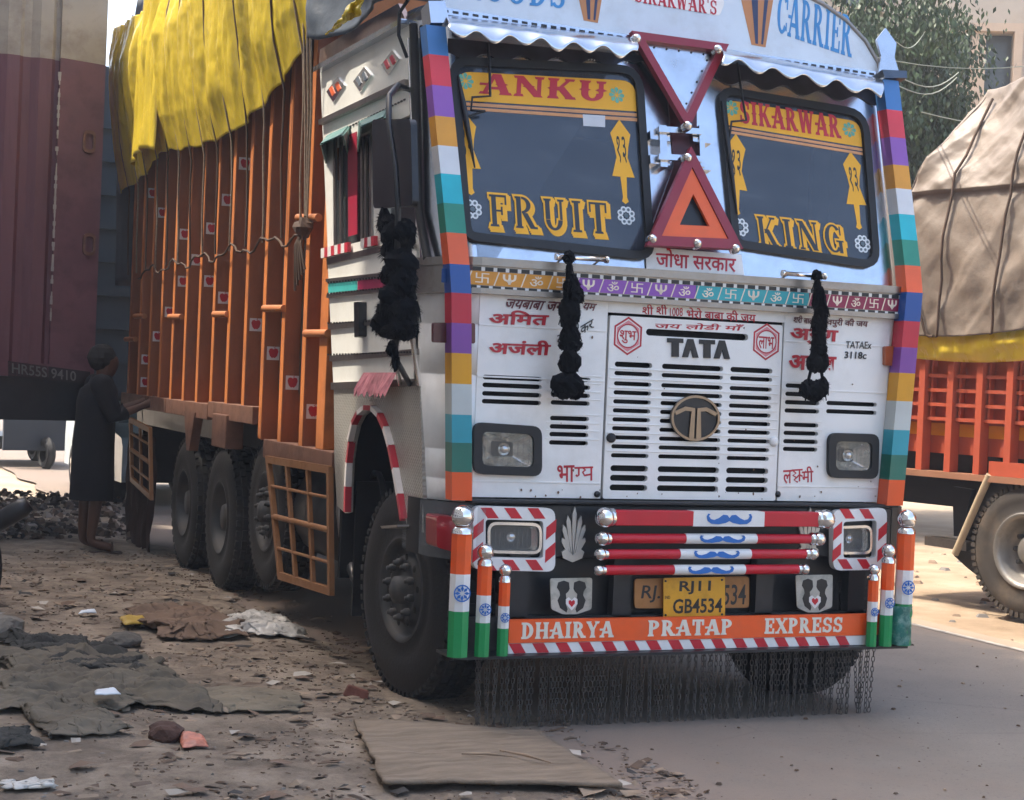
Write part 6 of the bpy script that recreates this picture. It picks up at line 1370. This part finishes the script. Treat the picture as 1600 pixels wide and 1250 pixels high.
for i, (xa, ya, xb, yb) in enumerate(((1556, 150, 1462, 560), (1650, 150, 1548, 560), (1447, 330, 1458, 550))):
    a_, b_ = RP.at(xa, ya, -.2), RP.at(xb, yb, .12); pts = []
    for j in range(14):
        t = j/13; x_ = a_[0]+(b_[0]-a_[0])*t; z_ = a_[1]+(b_[1]-a_[1])*t; zmid = RP.at(1500, 300)[1]
        vv = .5*(z_-ZL_)/(ZM_-ZL_) if z_ < ZM_ else .5+.5*(z_-ZM_)/(ZP_-ZM_); tt_ = max(0, min(1, (vv-.5)*2)); s0_ = e0+.02+(e1-e0)*tt_
        p = Vector(fbeige(min(1, max(0, (x_-s0_)/(rb-s0_))), min(1, max(0, vv)))); pts.append(p+n2*.03)
    rope(pts, .012, ROPED, ['rope across the middle of the beige tarpaulin', 'rope on the right of the beige tarpaulin', 'rope at the rear corner of the beige tarpaulin'][i], group='ropes over the beige tarpaulin')

# ================================================================= TREE, BUILDING, WIRES
def leafmat():
    m = mat('leaf_green', '#283f19', .5, var=.4, sc_=2.5); b = m.node_tree.nodes['Principled BSDF']; return m
def tree(name, label, base, H, crown, nleaf, seed, lm):
    rn = random.Random(seed); t = thing(name, label, 'tree', loc=base); tr = MB(); tips = []
    tr.tube([(0, 0, -.1), (.1, .05, H*.25), (.05, -.1, H*.5), (-.1, 0, H*.72)], [.24, .2, .15, .09], 10)
    for i in range(26):
        a_ = rn.uniform(0, 6.28); z0_ = H*rn.uniform(.25, .72); L = rn.uniform(.6, 1)*crown; z1_ = z0_+rn.uniform(.0, .3)*H; p = Vector((math.cos(a_)*L, math.sin(a_)*L, z1_)); m_ = Vector((p.x*.5, p.y*.5, (z0_+z1_)/2+.3)); tr.tube([(0, 0, z0_), m_, p], [.08, .05, .015], 6); tips += [m_, p, m_.lerp(p, .5)]
    tr.build('trunk', mat('bark', '#4b3d30', .9, var=.3, bump=.5, bs=12), t); lf = MB()
    cl = [(tips[rn.randrange(len(tips))]+Vector((rn.gauss(0, .35), rn.gauss(0, .35), rn.gauss(0, .35))), rn.uniform(.25, .55)) for k in range(260)]
    for k in range(nleaf):
        c, r = cl[rn.randrange(len(cl))]; d = Vector((rn.gauss(0, 1), rn.gauss(0, 1), rn.gauss(0, .8)))*r*.5; p = c+d+Vector((0, 0, -.35*rn.random()))
        L = rn.uniform(.06, .12); w_ = L*.2; dr = Vector((rn.gauss(0, .45), rn.gauss(0, .45), -1)).normalized(); s = dr.cross(Vector((rn.gauss(0, 1), rn.gauss(0, 1), .1))).normalized()*w_
        lf.add([p, p+dr*L*.45+s, p+dr*L, p+dr*L*.45-s], [(0, 1, 2, 3)])
    lf.build('crown', lm, t); return t
LM = leafmat()
def gp(x, y, D, z=None):
    d = _f+_r*((x-800)/FPX)-_u*((y-625)/FPX); return CAMP+d*D
p = gp(1322, 300, 21); tree('drooping_tree', 'leafy green tree with drooping leaves behind the right side of the cab', (p.x, p.y, 0), 6.2, 1.05, 120000, 3, LM)
p = gp(1305, 300, 24); tree('drooping_tree', 'denser green tree behind the cab roof and closer to the building corner', (p.x, p.y, 0), 7.0, 1.2, 80000, 9, LM)
p = gp(1372, 300, 22); tree('drooping_tree', 'low green tree filling the gap beside the beige tarpaulin', (p.x, p.y, 0), 4.4, .75, 80000, 12, LM)
# building top right
BW = mat('cream_wall', '#b8ad9c', .85, var=.06, sc_=1, dirt='#8f7a63', dsc=1, damt=.4); BWD = mat('cream_trim', '#c2ab92', .8, var=.05)
BL = thing('concrete_building', 'cream rendered building with tall window behind the red lorry', 'building')
pb = gp(1540, 200, 30); BP = PL((pb.x, pb.y, 0), (math.cos(R(30)), -math.sin(R(30)), 0), (0, 0, 1))
bz = lambda x, y: BP.at(x, y)
wn = BP.P([(1450, 66), (1590, 12), (1575, 190), (1452, 190)]); 
x0_, x1_ = bz(1470, 100)[0], bz(1583, 100)[0]; z0_, z1_ = bz(1530, 185)[1]-1.2, bz(1530, 50)[1]
MB().prism([(-8, -.1), (9, -.1), (9, 13), (-8, 13)], -8, 0, [[(x0_-.0, z0_), (x1_, z0_), (x1_, z1_), (x0_, z1_)]]).build('wall', BW, BL, BP.M())
wf = MB().prism([(x0_-.12, z0_-.1), (x1_+.12, z0_-.1), (x1_+.12, z1_+.12), (x0_-.12, z1_+.12)], -.02, .2, [[(x0_+.02, z0_+.02), (x1_-.02, z0_+.02), (x1_-.02, z1_-.02), (x0_+.02, z1_-.02)]]).build('window', BWD, BL, BP.M())
xm = x0_+(x1_-x0_)*.5
MB().prism([(xm-.12, z0_), (xm+.12, z0_), (xm+.12, z1_), (xm-.12, z1_)], -.1, .15).build('mullion', BWD, wf, BP.M())
MB().prism([(x0_, z0_+1.6), (xm-.121, z0_+1.6), (xm-.121, z0_+1.8), (x0_, z0_+1.8)], -.1, .12).build('transom', BWD, wf, BP.M())
MB().prism([(x0_, z0_), (x1_, z0_), (x1_, z1_), (x0_, z1_)], -.35, -.3).build('pane', mat('window_pane', '#3c474e', .15, var=.2), wf, BP.M())
for k, (dz) in enumerate((z1_+1.4, z0_-1.6)): MB().prism([(-8, dz), (9, dz), (9, dz+.12), (-8, dz+.12)], .0, .1).build('string_course', BWD, BL, BP.M())
for xx in (-2.2, -3.4):
    f_ = MB().prism([(xx-.5, z1_+.3), (xx+.4, z1_+.3), (xx+.4, z1_+2.2), (xx-.5, z1_+2.2)], -.02, .1, [[(xx-.4, z1_+.4), (xx+.3, z1_+.4), (xx+.3, z1_+2.1), (xx-.4, z1_+2.1)]]).build('window', BWD, BL, BP.M()); MB().prism([(xx-.4, z1_+.4), (xx+.3, z1_+.4), (xx+.3, z1_+2.1), (xx-.4, z1_+2.1)], .0, .02).build('pane', MATS['window_pane'], f_, BP.M())
for i, (a_, b_) in enumerate((((1403, 119), (1498, 113)), ((1403, 134), (1495, 121)), ((1300, 75), (1640, 100)), ((1400, 65), (1445, 50)), ((1440, 175), (1640, 176)))):
    A_, B_ = gp(*a_, 13 if i < 2 else 17), gp(*b_, 19 if i < 2 else 20); pts = [A_.lerp(B_, t/8)-Vector((0, 0, .12*math.sin(t/8*math.pi))) for t in range(9)]
    o = MB().tube(pts, .006, 4).build('overhead_wire', mat('wire_grey', '#8d9483', .6), None); tag(o, ['upper thin wire running right from the post finial', 'lower thin wire running right from the post finial', 'long thin wire crossing the tree and building', 'short thin wire high in the tree', 'thin wire just above the beige tarpaulin'][i], 'wire', 'thin wires across the tree')

# ================================================================= GROUND LITTER
rn = random.Random(21)
def gz(x, y): return hdirt(x, y)
# bits of bark, straw, chips
mb = MB()
for i in range(12000):
    u = rn.random(); x = -3.9+3.3*rn.random()**.9; y = -2.6+10*rn.random()**1.5
    if x > vergex(y)+.15 or (noise.noise(Vector((x*1.5, y*1.3, 4))) < .0 and rn.random() < .72): continue
    L = rn.uniform(.006, .028)*(1 if rn.random() < .9 else 3.2); w_ = L*rn.uniform(.12, .8); a_ = rn.uniform(-.7, .7) if rn.random() < .6 else rn.uniform(0, 3.14); h = rn.uniform(.0015, .007)
    rot = (Matrix.Rotation(a_, 3, 'Z') @ Matrix.Rotation(rn.uniform(-.3, .3), 3, 'X') @ Matrix.Rotation(rn.uniform(-.2, .2), 3, 'Y')); mb.box((x, y, gz(x, y)+h*.5+.001), (L, w_, h), rot, rn.choice((0, 0, 0, 0, 0, 1, 1, 3, 3, 2) if L < .04 else (0, 0, 1, 3)), taper=rn.uniform(.2, 1))
o = mb.build('dirt_litter', [mat('litter_brown', '#5e4c3d', .9, var=.3), mat('litter_tan', '#8f7c68', .9, var=.25), mat('litter_grey', '#77736d', .9, var=.2), mat('litter_dark', '#574a3f', .9, var=.3)]); o['kind'] = 'stuff'
mb = MB()
for i in range(420):
    x = -3.9+3.1*rn.random(); y = -2.4+9*rn.random()**1.3; L = rn.uniform(.02, .085); n5 = rn.randint(4, 6); a0_ = rn.uniform(0, 6); z_ = gz(x, y)
    P5 = []
    for k in range(n5):
        a_ = a0_+2*math.pi*k/n5; r_ = L*rn.uniform(.35, 1); P5.append((x+r_*math.cos(a_), y+r_*.8*math.sin(a_), z_+.006+rn.uniform(0, .022)))
    mb.add(P5+[(x, y, z_+.02+rn.uniform(-.006, .012))], [(k, (k+1) % n5, n5) for k in range(n5)], rn.choice((0, 0, 0, 1, 1, 2, 3)))
o = mb.build('paper_scraps', [mat('scrap_tan', '#8c7b68', .9, var=.3), mat('scrap_brown', '#6a5748', .9, var=.3), mat('scrap_pale', '#a8a196', .8, var=.2), mat('scrap_black', '#33302d', .8, var=.3)]); o['kind'] = 'stuff'
mb = MB()
for i in range(420):
    x = rn.uniform(-1, 3.3); y = -3+rn.random()**1.4*6; s = .003+.016*rn.random()**3; mb.box((x, y, .004+s*.2), (s*1.5, s, s*.5), Matrix.Rotation(rn.uniform(0, 3), 3, 'Z'), rn.choice((0, 1, 3)), taper=.6)
for i in range(260):
    x = rn.uniform(3.7, 9); y = rn.uniform(0, 9); s = rn.uniform(.015, .07); mb.box((x, y, -.028+s*.15), (s*1.5, s, s*.4), Matrix.Rotation(rn.uniform(0, 3), 3, 'Z'), rn.choice((0, 1, 1, 2)), taper=.6)
o = mb.build('road_litter', [MATS['litter_brown'], MATS['litter_tan'], MATS['litter_grey'], MATS['litter_dark']]); o['kind'] = 'stuff'
def rag(name, label, px_pts, m, amp=.03, n_=60, cat='cloth', lift=.01, group=None, thick=.004, seed=0, jag=.0):
    """a crumpled sheet lying on the ground inside the outline seen at px_pts"""
    P = [Vector((GR.W(*p).x, GR.W(*p).y)) for p in px_pts]; q = [tuple(p) for p in P]
    if len(q) != 4: raise ValueError
    tl, tr, br, bl = P
    def fn(u, v):
        uu = u; e = min(u, 1-u, v, 1-v); p = (tl*(1-u)+tr*u)*(1-v)+(bl*(1-u)+br*u)*v
        p = p+Vector((noise.noise(Vector((u*5, v*5, seed))), noise.noise(Vector((u*5, v*5, seed+9)))))*jag+Vector((noise.noise(Vector((u*22, v*22, seed+3))), noise.noise(Vector((u*22, v*22, seed+6)))))*jag*.3
        r_ = noise.ridged_multi_fractal(Vector((p.x*2.6+seed, p.y*8, seed)), .8, 2.3, 5, 1, 2); z = gz(p.x, p.y)+lift+amp*.5*r_*min(1, e*8+.1)+amp*.6*abs(noise.fractal(Vector((p.x*4, p.y*4, seed)), 1, 2, 3))
        return (p.x, p.y, z)
    o = sheet(name, fn, n_, n_, m, label, cat, thick)
    if group: o['group'] = group
    return o
OL = mat('grey_canvas', '#5a5347', .9, var=.25, sc_=4, bump=.4, bs=20, dirt='#6f6453', dsc=5, damt=.6); DKC = mat('dark_canvas', '#282824', .85, var=.25, sc_=4, bump=.4, bs=20)
rag('ground_canvas', 'large grey olive canvas crumpled on the earth at the left', [(0, 1030), (235, 1045), (345, 1122), (-20, 1120)], OL, .075, 150, seed=2, jag=.12)
rag('ground_canvas', 'dark canvas fold lying behind the large olive canvas', [(-10, 1015), (190, 1028), (262, 1085), (60, 1062)], DKC, .075, 100, seed=5, jag=.1)
rag('ground_canvas', 'olive canvas piece with rolled edge in front of the large canvas', [(28, 1112), (150, 1120), (205, 1160), (75, 1172)], OL, .05, 70, seed=8, jag=.06)
rag('ground_canvas', 'thin grey canvas strip stretching right towards the broken brick', [(240, 1085), (470, 1098), (468, 1124), (300, 1122)], mat('strip_canvas', '#6f6656', .9, var=.25, bump=.3), .025, 50, seed=11, jag=.05)
rag('rag_heap', 'brown rag heap in front of the white plastic beside the wheels', [(190, 965), (330, 962), (385, 1008), (260, 1005)], mat('brown_rags', '#6e5a4a', .9, var=.35, sc_=9, dirt='#3c332b', dsc=9, damt=.6), .07, 60, seed=14, jag=.12)
rag('plastic_sheet', 'crumpled white plastic sheet on the earth near the side guard', [(345, 978), (440, 982), (482, 1005), (350, 1005)], mat('white_plastic', '#b9b6ae', .4, var=.2, sc_=14, dirt='#7a7266', dsc=9, damt=.6), .07, 60, seed=17, jag=.08, cat='plastic')
rag('plastic_sheet', 'pale plastic wrap at the bottom left corner of the ground', [(2, 1232), (80, 1232), (86, 1246), (5, 1248)], MATS['white_plastic'], .03, 30, seed=19, jag=.03, cat='plastic')
rag('canvas_scrap', 'dark cloth scrap at the left below the canvases', [(-10, 1158), (40, 1158), (60, 1185), (-20, 1188)], DKC, .04, 30, seed=23, jag=.05)
rag('wrapper', 'blue white wrapper lying on the olive canvas', [(147, 1118), (178, 1118), (187, 1126), (147, 1127)], mat('wrapper_white', '#c9d2da', .4), .02, 14, seed=3, lift=.09, cat='wrapper')
rag('wrapper', 'crumpled orange red wrapper beside the round brown stone', [(280, 1155), (318, 1160), (325, 1176), (285, 1178)], mat('wrapper_red', '#b5715c', .5, var=.4, sc_=20), .03, 20, seed=31, cat='wrapper')
rag('wrapper', 'small yellow wrapper near the brown rag heap', [(186, 978), (225, 978), (228, 988), (195, 990)], mat('wrapper_yellow', '#a88b35', .5), .03, 16, seed=33, cat='wrapper', lift=.03)
rag('wrapper', 'white wrapper alone on bare earth left of the rag heap', [(125, 966), (148, 965), (150, 972), (122, 972)], MATS['wrapper_white'], .03, 16, seed=35, cat='wrapper', lift=.02)
# plywood board
P = [GR.W(*p) for p in ((552, 1142), (835, 1158), (972, 1246), (640, 1243), (596, 1240))]; PW = mat('weathered_board', '#7d6f5e', .9, var=.18, sc_=5, stretch=(1, 5, 1), bump=.5, bs=25, dirt='#5d5042', dsc=3, damt=.7)
bd_ = MB(); n_ = 40; tl, tr, br, bl = [Vector((v.x, v.y)) for v in (P[0], P[1], P[2], P[4])]
vs = []
for j in range(n_+1):
    for i in range(n_+1):
        u, v = i/n_, j/n_; p = (tl*(1-u)+tr*u)*(1-v)+(bl*(1-u)+br*u)*v; p += Vector((noise.noise(Vector((u*9, v*9, 1))), noise.noise(Vector((u*9, v*9, 4)))))*.02; vs.append((p.x, p.y, .052+gz(p.x, p.y)*.5+.012*noise.noise(Vector((u*3, v*3, 2)))+.004*noise.noise(Vector((u*20, v*6, 8)))))
bd_.add(vs, [(j*(n_+1)+i, (j+1)*(n_+1)+i, (j+1)*(n_+1)+i+1, j*(n_+1)+i+1) for j in range(n_) for i in range(n_)], 0, True); o = bd_.build('plywood_board', PW); s = o.modifiers.new('s', 'SOLIDIFY'); s.thickness = .014; s.offset = -1; tag(o, 'weathered plywood board lying flat on the earth at bottom centre', 'board')
for i, (a_, b_, lb_) in enumerate((((720, 1205), (800, 1210), 'thin split of wood on the middle of the board'), ((780, 1200), (860, 1220), 'longest pale splinter on the right half of the board'), ((880, 1182), (900, 1180), 'short dark splinter near the right edge of the board'))):
    A_, B_ = GR.W(*a_)+Vector((0, 0, .075)), GR.W(*b_)+Vector((0, 0, .075)); tag(MB().tube([A_, A_.lerp(B_, .5)+Vector((0, 0, .006)), B_], [.004, .007, .002], 5).build('wood_splinter', MATS['litter_tan'] if i != 2 else MATS['litter_dark']), lb_, 'splinter', 'splinters on the board')
def stone(px, py, r, m, label, name='stone', flat=.7, cat='stone'):
    c = GR.W(px, py); mb = MB(); vs = []; bmx = bmesh.new(); bmesh.ops.create_icosphere(bmx, subdivisions=3, radius=r)
    for v in bmx.verts:
        v.co *= 1+.28*noise.noise(v.co*(1.6/r)+Vector((px, py, 0)))+.1*noise.noise(v.co*(5/r)); v.co.z *= flat
    me = bpy.data.meshes.new(name); bmx.to_mesh(me); bmx.free(); me.materials.append(m); o = bpy.data.objects.new(name, me); COL.objects.link(o); o.location = (c.x, c.y, gz(c.x, c.y)+r*flat*.5); tag(o, label, cat); return o
SB_ = mat('stone_brown', '#4a342b', .9, var=.2, bump=.6, bs=20); SG = mat('stone_grey', '#55524d', .9, var=.2, bump=.6, bs=20)
stone(258, 1158, .075, SB_, 'round brown stone beside the orange red wrapper'); stone(193, 1012, .11, SG, 'grey stone half buried in front of the rag heap', flat=.5); stone(105, 1055, .05, mat('stone_pale', '#8d8270', .9, var=.2), 'small pale stone on the dark canvas', flat=.9)
stone(30, 820, .1, SG, 'grey stone in the rubble beside the motorcycle'); stone(5, 1000, .12, mat('concrete_lump', '#6f6a62', .9, var=.15, bump=.5), 'concrete lump at the left edge below the motorcycle', name='concrete_lump', cat='rubble')
c = GR.W(557, 1094); o = MB().box((0, 0, 0), (.13, .07, .06), Matrix.Rotation(.3, 3, 'Y') @ Matrix.Rotation(-.3, 3, 'Z'), taper=.85).build('broken_brick', mat('brick_red', '#6e4438', .9, var=.25, bump=.5, bs=30), None, None, .008); o.location = (c.x, c.y, .035); tag(o, 'broken brick on the earth left of the front wheel', 'brick')
# dark rubble heap at the left
mb = MB(); rr_ = random.Random(77)
for i in range(900):
    g = GR.W(rr_.uniform(-20, 185), rr_.uniform(778, 850)); s = .012+.06*rr_.random()**2; mb.box((g.x+rr_.uniform(-.3, .3), g.y, gz(g.x, g.y)+s*.3+.06*rr_.random()), (s*1.6, s, s*.7), Matrix.Rotation(rr_.uniform(0, 3), 3, 'Z') @ Matrix.Rotation(rr_.uniform(-.5, .5), 3, 'X'), rr_.choice((0, 0, 0, 1, 1, 2)), taper=rr_.uniform(.2, .8))
o = mb.build('rubble_heap', [mat('rubble_dark', '#3d3834', .9, var=.3), mat('rubble_brown', '#5b4d42', .9, var=.3), mat('rubble_grey', '#857d74', .9, var=.3)], None); o['kind'] = 'stuff'

# ================================================================= HAZE
hz = MB().bb((-60, -14, -1.0), (60, 75, 24)).build('haze', [], None); hz.data.materials.clear()
hm = bpy.data.materials.new('haze'); hm.use_nodes = True; hn = hm.node_tree; hn.nodes.remove(hn.nodes['Principled BSDF'])
pv = hn.nodes.new('ShaderNodeVolumePrincipled'); pv.inputs['Color'].default_value = (.86, .87, .88, 1); pv.inputs['Density'].default_value = .003; pv.inputs['Anisotropy'].default_value = .2
hn.links.new(pv.outputs[0], hn.nodes['Material Output'].inputs['Volume']); hz.data.materials.append(hm); hz['kind'] = 'stuff'
